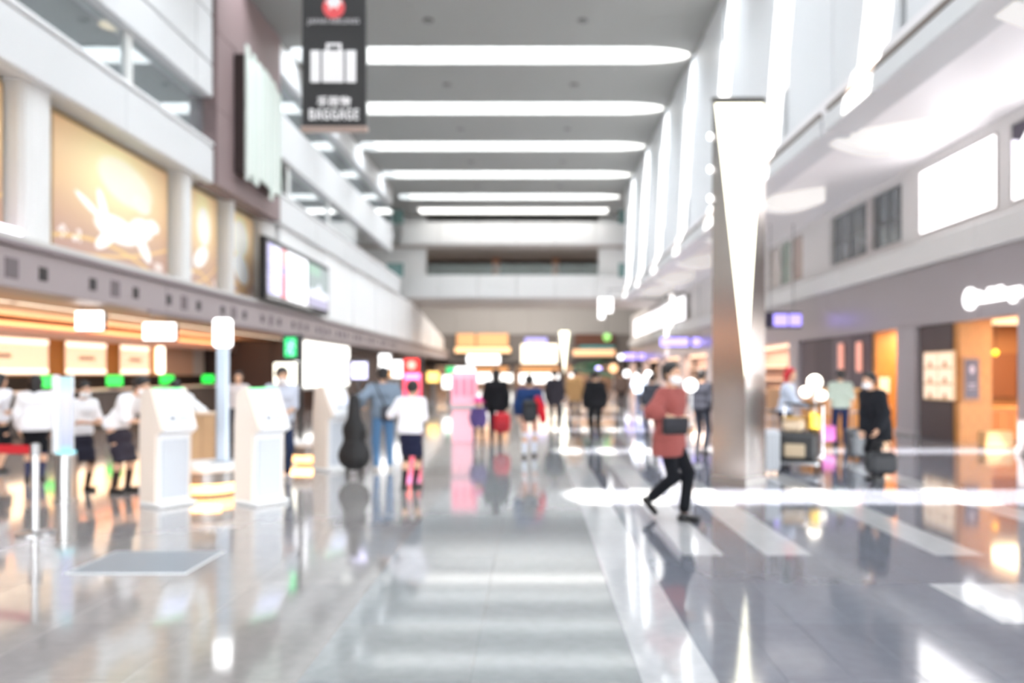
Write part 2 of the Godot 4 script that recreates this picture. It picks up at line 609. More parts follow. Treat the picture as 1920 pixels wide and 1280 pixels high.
func build_right() -> void:
	var w := setting("wall_right", "white right side of the hall: tall panels above a soffit, ledge and grey shop fascia", "wall")
	var white := M("d6d7d8", 0.5)
	var sh := S()
	bx(sh, 14.8, 15.2, 0, CEIL, -16, 1.0)
	bx(sh, 14.8, 15.2, 0, CEIL, 13.6, 100)
	bx(sh, 14.8, 15.2, 2.9, CEIL, 1.0, 13.6)
	obj("outer_wall", sh, M("b8b6b4", 0.8), w)
	# tall upper panels
	for k in 22:
		var z0 := -13.4 + k * BAY / 2
		var st := S()
		var d := 0.0 if k % 2 else 0.05
		bx(st, 5.7 + d, 6.1, 6.62, CEIL, z0 + 0.08, z0 + BAY / 2 - 0.08, 0.03)
		obj("wall_panel", st, white, w)
	var bk := S()
	bx(bk, 5.98, 6.2, 6.4, CEIL, -13.4, 49.6)
	bx(bk, 6.0, 9.4, 6.4, CEIL, 49.4, 49.7)
	obj("backing", bk, M("75706c", 0.6), w)
	# ledge box below the panels, a piece per bay
	for k in 11:
		var z0 := -13.4 + k * BAY
		var st := S()
		bx(st, 5.5, 6.15, 6.05, 6.42, z0 + 0.13, z0 + BAY - 0.13, 0.04)
		obj("ledge_box", st, M("d0d0d0", 0.35), w)
		var r := S()
		bx(r, 5.52, 6.1, 6.44, 6.54, z0 + 0.2, z0 + BAY - 0.2, 0.01)
		obj("ledge_cap", r, M("7d716a", 0.5), w)
	# soffit: gently curved, one piece per bay
	for k in 11:
		var z0 := -13.4 + k * BAY
		var poly := PackedVector2Array()
		for i in 9: poly.append(Vector2(5.6 + 3.9 * i / 8.0, 6.08 + 0.5 * sin(PI / 2 * i / 8.0)))
		poly.append(Vector2(9.5, 6.75))
		poly.append(Vector2(5.6, 6.75))
		var st := S()
		prism(st, poly, -(z0 + BAY - 0.01), -(z0 + 0.01))
		obj("soffit_panel", st, M("e6e2e2", 0.5), w)
	# upper wall over the shops, in which the windows sit
	var uw := S()
	bx(uw, 9.3, 9.6, 4.55, 4.8, -13.4, 76)
	bx(uw, 9.3, 9.6, 6.36, 6.8, -13.4, 76)
	obj("upper_wall", uw, M("dcd9d7", 0.5), w)
	for v: Array in [[-13.4, 11.5], [15.6, 16.0], [19.3, 20.2], [25.1, 27.6], [31.7, 47.5], [73.5, 76.0]]:
		var us := S()
		bx(us, 9.3, 9.6, 4.8, 6.36, v[0], v[1])
		obj("upper_wall", us, M("dcd9d7", 0.5), w)
	for k in 12:
		var st := S()
		bx(st, 9.05, 9.6, 4.02, 4.6, -13.4 + k * 7.45, -13.4 + (k + 1) * 7.45 - 0.01, 0.03)
		obj("ledge", st, M("dcdbd9", 0.4), w)
	for k in 12:
		var st := S()
		bx(st, 9.15, 9.5, 2.62, 4.0, -13.4 + k * 7.45, -13.4 + (k + 1) * 7.45 - 0.012, 0.012)
		obj("fascia_panel", st, M("a39b9d", 0.3, 0.35), w)
	# the floor slab behind
	var sl := S()
	bx(sl, 9.5, 14.8, 4.3, 4.6, -16, 76)
	bx(sl, 9.5, 14.8, 2.9, 3.1, -16, 76)
	bx(sl, 9.4, 14.8, 6.75, 7.0, -16, 76)
	obj("floor_slab", sl, M("b9b4b0", 0.7), w)
	# curved arcs under the soffit, one per bay; their glow paints its bright bands
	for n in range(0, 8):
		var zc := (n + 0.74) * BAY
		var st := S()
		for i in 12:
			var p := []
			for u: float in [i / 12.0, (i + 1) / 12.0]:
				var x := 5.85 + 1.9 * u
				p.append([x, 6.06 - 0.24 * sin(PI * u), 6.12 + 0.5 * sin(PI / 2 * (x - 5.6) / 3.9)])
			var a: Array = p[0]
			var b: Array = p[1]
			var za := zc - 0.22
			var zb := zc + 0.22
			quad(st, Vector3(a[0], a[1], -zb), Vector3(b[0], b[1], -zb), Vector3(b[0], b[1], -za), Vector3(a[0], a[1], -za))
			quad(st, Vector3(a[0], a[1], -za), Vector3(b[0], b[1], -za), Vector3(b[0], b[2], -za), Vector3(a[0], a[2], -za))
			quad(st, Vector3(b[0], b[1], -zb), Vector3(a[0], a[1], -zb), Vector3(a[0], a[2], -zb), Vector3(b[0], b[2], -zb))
		obj("soffit_glow_arc", st, M("fffdf8", 0.5, 0, 0.12), w)
	# windows with two dark panes
	var wi := setting("window_2", "two dark reflecting panes in a pale frame above the right-hand shops", "window")
	for v: Array in [[20.25, 22.1], [22.3, 25.05]]:
		var st := S()
		bx(st, 9.42, 9.46, 4.85, 6.34, v[0], v[1])
		obj("pane", st, M("8a9092", 0.04, 0.6), wi)
		for j in 3:
			var bar := S()
			var z: float = lerpf(v[0], v[1], (j + 0.5) / 3.0)
			bx(bar, 9.4, 9.43, 4.85, 6.34, z - 0.02, z + 0.02)
			obj("glazing_bar", bar, M("77777a", 0.4, 0.6), wi)
		var cr := S()
		bx(cr, 9.4, 9.43, 5.5, 5.54, v[0], v[1])
		obj("glazing_bar", cr, M("77777a", 0.4, 0.6), wi)
	var fr := S()
	bx(fr, 9.28, 9.48, 4.8, 6.36, 22.1, 22.3, 0.02)
	bx(fr, 9.28, 9.48, 4.78, 4.86, 20.2, 25.1, 0.02)
	obj("window_frame", fr, M("cfc8c6", 0.4), wi)
	var w3 := setting("window_3", "pale upper opening with a brown and a green pane left of the dark window", "window")
	for v: Array in [[27.65, 28.9, "b9a79c"], [28.95, 30.2, "8f9f92"], [30.25, 31.65, "c5bcb4"]]:
		var st := S()
		bx(st, 9.42, 9.46, 4.85, 6.34, v[0], v[1])
		obj("pane", st, M(v[2], 0.1), w3)
		var po := S()
		bx(po, 9.3, 9.48, 4.8, 6.36, v[1], v[1] + 0.06)
		obj("post", po, M("dcd9d6", 0.4), w3)

func build_end() -> void:
	var w := setting("wall_end", "white bridges and grey wall closing the far end of the hall", "wall")
	var white := M("f2f2f1", 0.5)
	# two white bridge parapets across the hall
	for v: Array in [[10.8, 12.45], [6.95, 8.6]]:
		for k in 6:
			var x0 := -9.6 + k * 2.8
			var st := S()
			bx(st, x0 + 0.01, x0 + 2.79, v[0], v[1], 57.6, 58.0, 0.05)
			obj("bridge_panel", st, white, w)
		var so := S()
		bx(so, -15.8, 14.8, v[0] - 0.22, v[0] + 0.02, 57.8, 64.5, 0.03)
		obj("bridge_slab", so, M("c2bab4", 0.6), w)
	# piers at both ends of the bridges
	for v: Array in [[-15.8, -7.8], [4.75, 9.5]]:
		var st := S()
		bx(st, v[0], v[1], 6.95, CEIL, 58.1, 58.6)
		obj("pier", st, white, w)
	for v: Array in [[-9.9, -8.75], [5.75, 6.4]]:
		for y: float in [11.6, 8.0]:
			for k in 2:
				var st := S()
				var xa := lerpf(v[0], v[1], k * 0.5)
				var xb := lerpf(v[0], v[1], k * 0.5 + 0.48)
				bx(st, xa, xb, y, y + 0.95, 54.0, 54.04)
				obj("railing_glass", st, M("7fa09c", 0.05), w)
	# upper lounge inside the end: dark back wall, warm columns, glass railing
	var lo := S()
	bx(lo, -9.6, 6.4, 8.0, CEIL, 64.2, 64.5)
	obj("lounge_wall", lo, M("5b504b", 0.7), w)
	for x: float in [-2.95, 1.75]:
		var st := S()
		tube(st, Vector3(x, 8.6, -63.2), Vector3(x, 10.7, -63.2), 0.3, 0.3, 16)
		obj("warm_column", st, M("d9a58a", 0.6), w)
	for k in 8:
		var st := S()
		var x0 := -7.6 + k * 1.54
		quad(st, Vector3(x0, 8.6, -57.9), Vector3(x0 + 1.5, 8.6, -57.9), Vector3(x0 + 1.5, 9.4, -57.9), Vector3(x0, 9.4, -57.9))
		obj("railing_glass", st, glass(0.35, "b6c4c2"), w)
	# grey wall further back at ground level and its teal top edge
	for k in 8:
		var st := S()
		bx(st, -16 + k * 3.9, -12.12 + k * 3.9, 5.6, 8.4, 84.0, 84.4, 0.02)
		obj("grey_panel", st, M("c2c0bc", 0.7), w)
	var tl := S()
	bx(tl, -12, 7, 8.4, 8.9, 83.9, 84.4)
	obj("teal_band", tl, M("6e7f7c", 0.5), w)
	var back := S()
	bx(back, -16, 15, 0, CEIL, 90, 90.4)
	bx(back, -16, 15, 8.9, CEIL, 84.1, 84.4)
	obj("outer_wall", back, M("77716c", 0.8), w)
	var wb := setting("wall_back", "pale wall round the added glass front behind the viewpoint", "wall")
	for v: Array in [[-16.0, -8.4, 0.0, CEIL], [5.4, 15.0, 0.0, CEIL], [-8.4, 5.4, 4.6, CEIL], [-8.4, 5.4, 0.0, 0.4]]:
		var bs := S()
		bx(bs, v[0], v[1], v[2], v[3], -7.4, -7.0)
		obj("panel", bs, M("c4c1be", 0.7), wb)
	var wi := setting("window_4", "added tall glass front behind the viewpoint, letting daylight onto the kiosks", "window")  # unseen glass front, added so that daylight reaches the kiosks
	for k in 6:
		var st := S()
		var x0 := -8.4 + k * 2.3
		quad(st, Vector3(x0, 0.4, 7.2), Vector3(x0, 4.6, 7.2), Vector3(x0 + 2.3, 4.6, 7.2), Vector3(x0 + 2.3, 0.4, 7.2))
		obj("pane", st, glass(0.05, "ffffff"), wi)
		if k > 0:
			var mu := S()
			bx(mu, x0 - 0.05, x0 + 0.05, 0.4, 4.6, -7.3, -7.1, 0.01)
			obj("mullion", mu, M("b8b8b8", 0.4, 0.4), wi)
	# daylight doors added out of view on the right, filling the pylon reflections
	var dr := setting("door_1", "added glass doors to daylight, out of view on the right beside the orange shop", "door")
	for k in 5:
		var st := S()
		var z0 := 1.0 + k * 2.5
		quad(st, Vector3(9.35, 0.05, -z0), Vector3(9.35, 2.6, -z0), Vector3(9.35, 2.6, -(z0 + 2.5)), Vector3(9.35, 0.05, -(z0 + 2.5)))
		obj("pane", st, glass(0.05, "ffffff"), dr)
		var fr := S()
		bx(fr, 9.28, 9.42, 0, 2.62, z0 - 0.05, z0 + 0.05, 0.01)
		obj("door_frame", fr, M("a9a9a9", 0.35, 0.6), dr)

# ------------------------------------------------------------------ check-in hall under the left fascia
func build_checkin() -> void:
	var w := setting("wall_checkin", "warm wood soffit, bulkhead and back wall of the check-in recess", "wall")
	for k in 10:
		var st := S()
		bx(st, -13.3, -8.72, 2.95, 3.05, -2 + k * 3.7, -2 + k * 3.7 + 3.69, 0.01)
		obj("soffit_plank", st, grain("d6b496", 0.5, 0.15, Vector3(0.4, 0.4, 3.0)), w)
	var so := S()
	bx(so, -15.8, -8.72, 2.95, 3.05, 35.3, 84)
	obj("soffit_slab", so, M("a89a92", 0.6), w)
	for k in 6:
		var st := S()
		bx(st, -13.3, -13.05, 2.46, 2.84, -2 + k * 6.2, -2 + k * 6.2 + 6.19, 0.02)
		obj("bulkhead_panel", st, M("aaa0a2", 0.45), w)
	var bc := S()
	bx(bc, -15.8, -13.3, 2.75, 2.95, -2, 35)
	bx(bc, -14.6, -14.2, 1.42, 2.75, -2, 29.8)
	obj("back_wall", bc, M("cf8f4a", 0.6), w)
	var bd := S()
	bx(bd, -14.6, -14.2, 0, 1.42, -2, 35)
	obj("dark_dado", bd, M("2a2422", 0.6), w)
	var pk := S()
	bx(pk, -14.6, -14.2, 1.42, 2.75, 29.8, 33.4)
	obj("beige_panel", pk, M("dcb9a2", 0.6), w)
	var wp := S()
	bx(wp, -14.6, -14.2, 1.42, 2.75, 33.4, 34.5)
	obj("white_panel", wp, M("d9d6d4", 0.6), w)
	for k in 3:
		var st := S()
		bx(st, -15.8 + k * 2.2, -13.61 + k * 2.2, 0, 2.95, 35.0, 35.3, 0.02)
		obj("brown_panel", st, M("4a3c3a", 0.5), w)
	# indirect cove: a strip along the top of the bulkhead, throwing warm light on the wood
	var cv := S()
	bx(cv, -13.02, -12.96, 2.72, 2.78, 2, 34.5)
	obj("cove_light", cv, M("ffb07a", 0.5, 0, 1.1), w)
	area("cove_lamp", Vector3(-12.85, 2.62, -18), Vector3(0.3, 1, 0), Vector2(0.3, 32), Color(1, 0.77, 0.6), COVE_E)
	for k in 9:  # strips and a wide fill light added to brighten the recess
		var dl := S()
		bx(dl, -10.66, -10.54, 2.94, 2.96, 2.0 + k * 3.6, 5.4 + k * 3.6)
		obj("recess_fill_strip", dl, M("fff2dc", 0.4, 0, 1.2), w)
	area("recess_fill", Vector3(-10.6, 2.9, -18), Vector3.DOWN, Vector2(3.2, 32), Color(1, 0.9, 0.78), 22.0)
	# backlit panels on the back wall
	for v: Array in [[19.0, 23.3, "long backlit cream wall panel, leftmost behind the check-in counters"], [24.1, 26.45, "backlit cream wall panel in the middle of the row behind the counters"], [27.3, 29.4, "backlit cream wall panel nearest the glowing vertical tube"]]:
		var p := thing("backlit_panel", v[2], "light panel", Vector3(-14.18, 1.98, -(v[0] + v[1]) / 2), 90, "backlit panels behind the check-in counters")
		var L: float = v[1] - v[0]
		var fr := S()
		box(fr, Vector3(0, 0, 0.03), Vector3(L, 1.06, 0.06), 0.02)
		obj("case", fr, M("d39a55", 0.5), p)
		var fa := S()
		box(fa, Vector3(0, 0, 0.065), Vector3(L - 0.06, 1.0, 0.02), 0.008)
		obj("diffuser", fa, M("ffe3c4", 0.5, 0, 0.55), p)
		for y: float in [0.42, -0.42]:
			var tb := S()
			box(tb, Vector3(0, y, 0.085), Vector3(L - 0.1, 0.13, 0.03), 0.012)
			obj("tube_lamp", tb, M("fff0dc", 0.5, 0, 1.2), p)
		var lg := S()
		box(lg, Vector3(0, 0.0, 0.08), Vector3(minf(0.9, L * 0.4), 0.12, 0.012), 0.004)
		obj("caption", lg, M("d8b9a0", 0.5), p)
	area("panel_light", Vector3(-13.95, 1.98, -24.3), Vector3.RIGHT, Vector2(10, 0.9), Color(1, 0.8, 0.58), 5.0)
	var vt := thing("tube_light", "short glowing vertical tube at the end of the backlit panels", "lamp", Vector3(-13.98, 1.5, -30.0))
	var vs := S()
	lathe(vs, Vector3.ZERO, [Vector2(0, 0.0), Vector2(0.1, 0.0), Vector2(0.14, 0.06), Vector2(0.14, 0.95), Vector2(0.1, 1.0), Vector2(0, 1.0)], 16)
	obj("tube", vs, M("fff1dd", 0.4, 0, 2.6), vt)
	var vb := S()
	box(vb, Vector3(-0.18, 0.5, 0), Vector3(0.06, 1.1, 0.34), 0.01)
	obj("backplate", vb, M("e0b48a", 0.5), vt)
	# counters with green monitors
	var c0: Node3D = null
	var m0: Node3D = null
	var px := [85.0, 215.0, 313.0, 390.0]
	var zs := [19.7, 22.9, 26.2, 29.5]
	var which := ["leftmost", "second from the left", "third from the left", "rightmost"]
	for k in 4:
		var pos := Vector3(-12.4, 0, -zs[k])
		var lab: String = "white check-in counter with a dark top, %s of the four" % which[k]
		if c0 == null:
			c0 = thing("checkin_counter", lab, "counter", pos, 90, "check-in counters")
			var b := S()
			box(b, Vector3(0, 0.5, 0), Vector3(2.6, 1.0, 0.5), 0.02)
			obj("body", b, M("3c3836", 0.5), c0)
			var t := S()
			box(t, Vector3(0, 1.03, 0), Vector3(2.7, 0.06, 0.66), 0.02)
			obj("top", t, M("e6e2de", 0.3), c0)
			for j in 3:
				var f := S()
				box(f, Vector3(-0.87 + j * 0.87, 0.52, 0.255), Vector3(0.84, 0.9, 0.03), 0.01)
				obj("front_panel", f, M("57504d", 0.4), c0)
		else:
			copy(c0, "checkin_counter", lab, pos, 90)
		var mp := Vector3(X(px[k], zs[k]), 1.06, -zs[k])
		var ml := "monitor showing a bright green screen, %s of the four" % which[k]
		if m0 == null:
			m0 = thing("monitor", ml, "monitor", mp, 25, "green monitors on the check-in counters")
			var st := S()
			box(st, Vector3(0, 0.01, 0), Vector3(0.24, 0.02, 0.18), 0.008)
			tube(st, Vector3(0, 0.01, -0.03), Vector3(0, 0.2, -0.03), 0.02, 0.02, 10)
			obj("stand", st, M("222222", 0.5), m0)
			var cs := S()
			box(cs, Vector3(0, 0.24, 0), Vector3(0.46, 0.34, 0.05), 0.015)
			obj("case", cs, M("1a1a1a", 0.4), m0)
			var sc := S()
			box(sc, Vector3(0, 0.24, 0.027), Vector3(0.41, 0.29, 0.008), 0.003)
			obj("screen", sc, M("00d63a", 0.3, 0, 1.3), m0.get_node("case"))
		else:
			copy(m0, "monitor", ml, mp, 25)
	# stuff further along, beyond the dark wall: lit advertising panels and a back wall
	var lw := S()
	bx(lw, -12.6, -12.2, 0, 2.95, 35.3, 84)
	obj("back_wall", lw, M("8f7f78", 0.6), w)
	var ad := thing("advertisement", "large blown-out white advertising panel behind the green exit sign", "light panel", Vector3(-8.95, 0, -34.4), 90)
	var ac := S()
	box(ac, Vector3(0, 1.85, -0.08), Vector3(8.9, 2.0, 0.16), 0.03)
	obj("case", ac, M("bdbcb8", 0.4), ad)
	for k in 3:
		var f := S()
		box(f, Vector3(-2.95 + k * 2.95, 1.87, 0.01), Vector3(2.86, 1.84, 0.03), 0.01)
		obj("lit_panel", f, M("fffdf6", 0.5, 0, 1.6), ad)
	for k in 4:
		var lg := S()
		tube(lg, Vector3(-4.2 + k * 2.8, 0, -0.08), Vector3(-4.2 + k * 2.8, 0.86, -0.08), 0.04, 0.04, 10)
		obj("leg", lg, M("8d8d8d", 0.3, 0.8), ad)
	var pl := S()
	box(pl, Vector3(3.0, 1.15, 0.03), Vector3(1.2, 0.28, 0.02), 0.005)
	obj("lavender_caption", pl, M("a99fd6", 0.5, 0, 0.5), ad)
	area("advert_light", Vector3(-8.8, 1.85, -34.4), Vector3.RIGHT, Vector2(8.8, 1.8), Color(1, 0.99, 0.95), 2.0)

const COVE_E := 24.0

# ------------------------------------------------------------------ signs, posters, boards
func hash2(x: float, y: float) -> float:
	return fposmod(sin(x * 127.1 + y * 311.7) * 43758.5453, 1.0)

func blob(u: float, v: float, cx: float, cy: float, rx: float, ry: float, ang := 0.0) -> float:
	var d := Vector2(u - cx, v - cy).rotated(-ang) / Vector2(rx, ry)
	return smoothstep(1.12, 0.88, d.length())

func poster_art(kind: int) -> Callable:
	return func(u: float, v: float) -> Color:
		var c := Color("dcb084").lerp(Color("b48f80"), smoothstep(0.35, 1.0, v))
		var glow := exp(-(pow((u - 0.50) / 0.40, 2) + pow((v - 0.22) / 0.42, 2)))
		c = c.lerp(Color("fff0b8"), clampf(glow * 1.1, 0, 1))
		# a golden ribbon sweeping along the foot
		var rib := absf(v - (0.93 - 0.10 * sin(u * 3.0 + 0.4) + 0.12 * u * u))
		c = c.lerp(Color("edc877"), smoothstep(0.022, 0.006, rib) * 0.8)
		var rib2 := absf(v - (0.99 - 0.26 * u * u))
		c = c.lerp(Color("f3cf86"), smoothstep(0.02, 0.005, rib2) * 0.8)
		var s := 0.0
		if kind == 0:    # a white leaping animal: body, chest, raised tail and legs
			s = maxf(s, blob(u, v, 0.50, 0.70, 0.20, 0.11, 0.15))
			s = maxf(s, blob(u, v, 0.72, 0.63, 0.13, 0.10, -0.5))
			s = maxf(s, blob(u, v, 0.84, 0.56, 0.07, 0.06, 0.3))
			s = maxf(s, blob(u, v, 0.26, 0.58, 0.13, 0.03, 0.62))
			s = maxf(s, blob(u, v, 0.37, 0.55, 0.035, 0.14, -0.25))
			s = maxf(s, blob(u, v, 0.40, 0.80, 0.05, 0.13, 0.7))
			s = maxf(s, blob(u, v, 0.74, 0.78, 0.05, 0.14, -0.5))
			s = maxf(s, blob(u, v, 0.58, 0.28, 0.26, 0.18, 0.3) * 0.5)
			s = maxf(s, blob(u, v, 0.72, 0.40, 0.10, 0.08, 0.3) * 0.6)
		elif kind == 1:
			s = maxf(s, blob(u, v, 0.55, 0.35, 0.22, 0.20, 0.3) * 0.85)
			s = maxf(s, blob(u, v, 0.45, 0.68, 0.25, 0.10, -0.3))
		else:
			s = maxf(s, blob(u, v, 0.5, 0.30, 0.30, 0.22, 0.0) * 0.8)
			s = maxf(s, blob(u, v, 0.55, 0.66, 0.28, 0.16, 0.3))
		c = c.lerp(Color("fbfbf8"), s)
		# a line of small white print low on the left, a pale emblem on the right
		if v > 0.80 and v < 0.90 and u > 0.03 and u < 0.2 and hash2(floor(u * 60.0), floor(v * 40.0)) > 0.35: c = c.lerp(Color.WHITE, 0.7)
		if v > 0.88 and v < 0.95 and u > 0.86 and u < 0.95: c = c.lerp(Color("f4eee8"), 0.7)
		return c

func build_signs() -> void:
	var dark := M("3c3b3b", 0.5)
	# hanging banner
	var z := 12.0
	var ban := thing("hanging_banner", "charcoal hanging sign with a white suitcase picture and the word BAGGAGE", "sign", Vector3(X(627.5, z), 0, -z))
	var bp := S()
	box(bp, Vector3(0, 6.62, 0), Vector3(0.96, 2.86, 0.1), 0.012)
	obj("panel", bp, dark, ban)
	var br := S()
	box(br, Vector3(0, 5.16, 0), Vector3(1.0, 0.07, 0.13), 0.015)
	obj("bottom_rail", br, M("c3aca0", 0.35, 0.3), ban)
	var ink := M("f0eeee", 0.5, 0, 0.2)
	var ds := S()
	tube(ds, Vector3(0, Y(17, z), 0.05), Vector3(0, Y(17, z), 0.062), 0.165, 0.165, 32)
	obj("emblem_disc", ds, M("d8575a", 0.5, 0, 0.3), ban)
	var wg := S()
	prism(wg, PackedVector2Array([Vector2(-0.12, 0.05), Vector2(-0.06, 0.12), Vector2(0.03, 0.14), Vector2(0.1, 0.1), Vector2(0.13, 0.02), Vector2(0.08, 0.04), Vector2(0.06, -0.05), Vector2(0.0, 0.0), Vector2(-0.06, -0.06), Vector2(-0.07, 0.02)]), 0.06, 0.068, Transform3D(Basis(), Vector3(0, Y(15, z), 0)))
	obj("emblem_wing", wg, ink, ban)
	words("JAPAN AIRLINES", 0.075, Vector3(0, Y(43, z), 0.056), M("b9b6b8", 0.5, 0, 0.1), ban, "airline_lettering", 0, 0.012)
	# suitcase pictogram in three pieces with a handle
	for v: Array in [[584.0, 602.0], [606.0, 646.0], [650.0, 669.0]]:
		var st := S()
		var xa := X(v[0], z) - X(627.5, z)
		var xb := X(v[1], z) - X(627.5, z)
		box(st, Vector3((xa + xb) / 2, (Y(97, z) + Y(157, z)) / 2, 0.054), Vector3(xb - xa, Y(97, z) - Y(157, z), 0.014), 0.006)
		obj("suitcase_symbol", st, ink, ban)
	var hd := S()
	for v: Array in [[-0.115, -0.075, 0.0, 0.1], [0.075, 0.115, 0.0, 0.1], [-0.115, 0.115, 0.065, 0.105]]:
		box(hd, Vector3((v[0] + v[1]) / 2, Y(97, z) + (v[2] + v[3]) / 2, 0.054), Vector3(v[1] - v[0], v[3] - v[2], 0.014), 0.004)
	obj("handle_symbol", hd, ink, ban)
	# the three characters over the word, stroke by stroke
	var strokes := [
		[[-0.4, 0.38, 0.4, 0.44], [-0.35, 0.16, 0.35, 0.1], [-0.48, -0.12, 0.48, -0.12], [0.02, 0.42, 0.02, -0.42], [0.02, -0.42, -0.14, -0.34]],
		[[-0.45, 0.36, 0.45, 0.36], [-0.2, 0.48, -0.2, 0.24], [0.2, 0.48, 0.2, 0.24], [-0.28, 0.2, -0.46, -0.05], [-0.36, 0.02, -0.36, -0.46], [-0.2, 0.12, 0.46, 0.12], [0.34, 0.12, 0.34, -0.42], [-0.12, -0.06, 0.16, -0.06], [-0.12, -0.28, 0.16, -0.28], [-0.12, -0.06, -0.12, -0.28], [0.16, -0.06, 0.16, -0.28]],
		[[-0.34, 0.44, -0.44, 0.16], [-0.38, 0.26, -0.06, 0.26], [-0.46, -0.06, -0.04, 0.02], [-0.22, 0.46, -0.22, -0.46], [0.1, 0.46, -0.04, 0.14], [0.06, 0.3, 0.46, 0.3], [0.46, 0.3, 0.36, -0.42], [0.2, 0.28, 0.0, -0.16], [0.34, 0.28, 0.08, -0.38]],
	]
	for k in 3:
		var st := S()
		for q: Array in strokes[k]:
			var a := Vector3(-0.17 + k * 0.17 + q[0] * 0.155, Y(193, z) + q[1] * 0.155, 0.053)
			var b := Vector3(-0.17 + k * 0.17 + q[2] * 0.155, Y(193, z) + q[3] * 0.155, 0.053)
			var d := b - a
			box(st, Vector3(d.length() / 2, 0, 0), Vector3(d.length() + 0.014, 0.019, 0.012), 0.0, Transform3D(Basis(Vector3.BACK, atan2(d.y, d.x)), a))
		obj("character", st, ink, ban)
	words("BAGGAGE", 0.165, Vector3(0, Y(217, z), 0.056), ink, ban, "word_lettering", 0, 0.012).scale.x = 0.74
	for x: float in [-0.4, 0.4]:
		var cb := S()
		tube(cb, Vector3(x, 8.04, 0), Vector3(x, CEIL, 0), 0.012, 0.012, 8)
		obj("cable", cb, M("9a9a9a", 0.3, 0.8), ban)
	# golden posters
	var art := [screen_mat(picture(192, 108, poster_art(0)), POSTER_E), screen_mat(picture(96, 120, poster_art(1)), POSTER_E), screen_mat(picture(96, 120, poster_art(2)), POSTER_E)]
	for v: Array in [[9.3, 14.1, 0, "golden poster cut off by the left edge of the picture, beside the first white pilaster"], [15.5, 20.45, 0, "large golden poster with a leaping white animal above the check-in fascia"], [21.5, 23.65, 1, "narrow golden poster right of the large poster with the animal"], [24.25, 26.7, 2, "narrow pale golden poster nearest the flight information board"]]:
		var L: float = v[1] - v[0]
		var p := thing("poster", v[3], "poster", Vector3(-9.4, 5.25, -(v[0] + v[1]) / 2), 90, "golden posters on the left wall")
		var fr := S()
		box(fr, Vector3(0, 0, 0.03), Vector3(L, 2.76, 0.06), 0.015)
		obj("frame", fr, M("b79a72", 0.4, 0.3), p)
		var f := S()
		quad(f, Vector3(-L / 2 + 0.05, -1.33, 0.066), Vector3(L / 2 - 0.05, -1.33, 0.066), Vector3(L / 2 - 0.05, 1.33, 0.066), Vector3(-L / 2 + 0.05, 1.33, 0.066))
		obj("print", f, art[v[2]], p.get_node("frame"))
	# pale relief on the brown pier: a dark box that carries upright slats of uneven length
	var rl := thing("wall_relief", "pale green relief of uneven upright slats on a dark box, mounted on the brown pier", "relief", Vector3(-8.6, 8.97, -24.5), 90)
	var rb := S()
	box(rb, Vector3(0, 0, 0.16), Vector3(3.1, 3.4, 0.3), 0.01)
	obj("box", rb, M("3f3230", 0.6), rl)
	for k in 12:
		var st := S()
		var hi := 1.66 + 0.4 * hash2(k, 1.0) - 0.03 * k
		var lo2 := -1.62 - 0.45 * hash2(k, 5.0)
		box(st, Vector3(-1.43 + k * 0.26, (hi + lo2) / 2, 0.345 + 0.025 * hash2(k, 9.0)), Vector3(0.25, hi - lo2, 0.07), 0.015)
		obj("slat", st, M(["d2d9d0", "d8ded6", "ccd6cc"][k % 3], 0.5), rl)
	# flight information board
	var fb := thing("flight_board", "black flight information board with two bright screens standing on the left ledge", "information board", Vector3(-8.69, 3.86, -29.2), 90)
	var fc := S()
	box(fc, Vector3(0, 1.01, 0.11), Vector3(7.8, 2.02, 0.22), 0.02)
	obj("case", fc, M("1d1e20", 0.4), fb)
	var rows := picture(64, 128, func(u: float, v: float) -> Color:
		var c := Color("f1effc")
		var r := fposmod(v * 14.0, 1.0)
		if u < 0.30: c = Color("aaa4dc") if r > 0.25 and r < 0.75 and hash2(floor(u * 20.0), floor(v * 14.0)) > 0.3 else Color("dcd9f4")
		elif u > 0.72:
			c = Color("f59aa6")
			if v > 0.03 and v < 0.3: c = Color("f2a9a0")
			if v > 0.35 and v < 0.55: c = Color("9a8aa8")
			if v > 0.55: c = Color("ee7f8c")
		elif r > 0.3 and r < 0.7 and hash2(floor(u * 30.0), floor(v * 14.0)) > 0.5: c = Color("d8d4ee")
		return c)
	var s1 := S()
	quad(s1, Vector3(-3.72, 0.2, 0.226), Vector3(-1.75, 0.2, 0.226), Vector3(-1.75, 1.84, 0.226), Vector3(-3.72, 1.84, 0.226))
	obj("timetable_screen", s1, screen_mat(rows, 0.4), fb.get_node("case"))
	var s2 := S()
	box(s2, Vector3(-0.45, 1.02, 0.222), Vector3(2.5, 1.68, 0.012), 0.003)
	obj("white_screen", s2, M("fcfbff", 0.3, 0, 0.8), fb.get_node("case"))
	var scene := picture(64, 48, func(u: float, v: float) -> Color:
		var c := Color("a3aeab")
		if v < 0.25 and u < 0.6: c = Color("a8c4b2")
		var hill := 0.62 - 0.25 * exp(-pow((u - 0.52) / 0.14, 2)) - 0.05 * sin(u * 9.0)
		if v > hill: c = Color("f2f3fb")
		if v > 0.78: c = Color("b9b4cc")
		return c)
	var s3 := S()
	quad(s3, Vector3(0.95, 0.2, 0.226), Vector3(3.75, 0.2, 0.226), Vector3(3.75, 1.84, 0.226), Vector3(0.95, 1.84, 0.226))
	obj("scenic_screen", s3, screen_mat(scene, 0.22), fb.get_node("case"))
	var bar := S()
	box(bar, Vector3(-1.2, 0.1, 0.226), Vector3(5.1, 0.1, 0.012), 0.003)
	obj("silver_strip", bar, M("b5b2ae", 0.4), fb)
	# light strip on the ledge at the left edge
	var ts := thing("strip_light", "violet-white strip light lying on the ledge under the leftmost poster", "lamp", Vector3(-9.0, 3.86, -12.2))
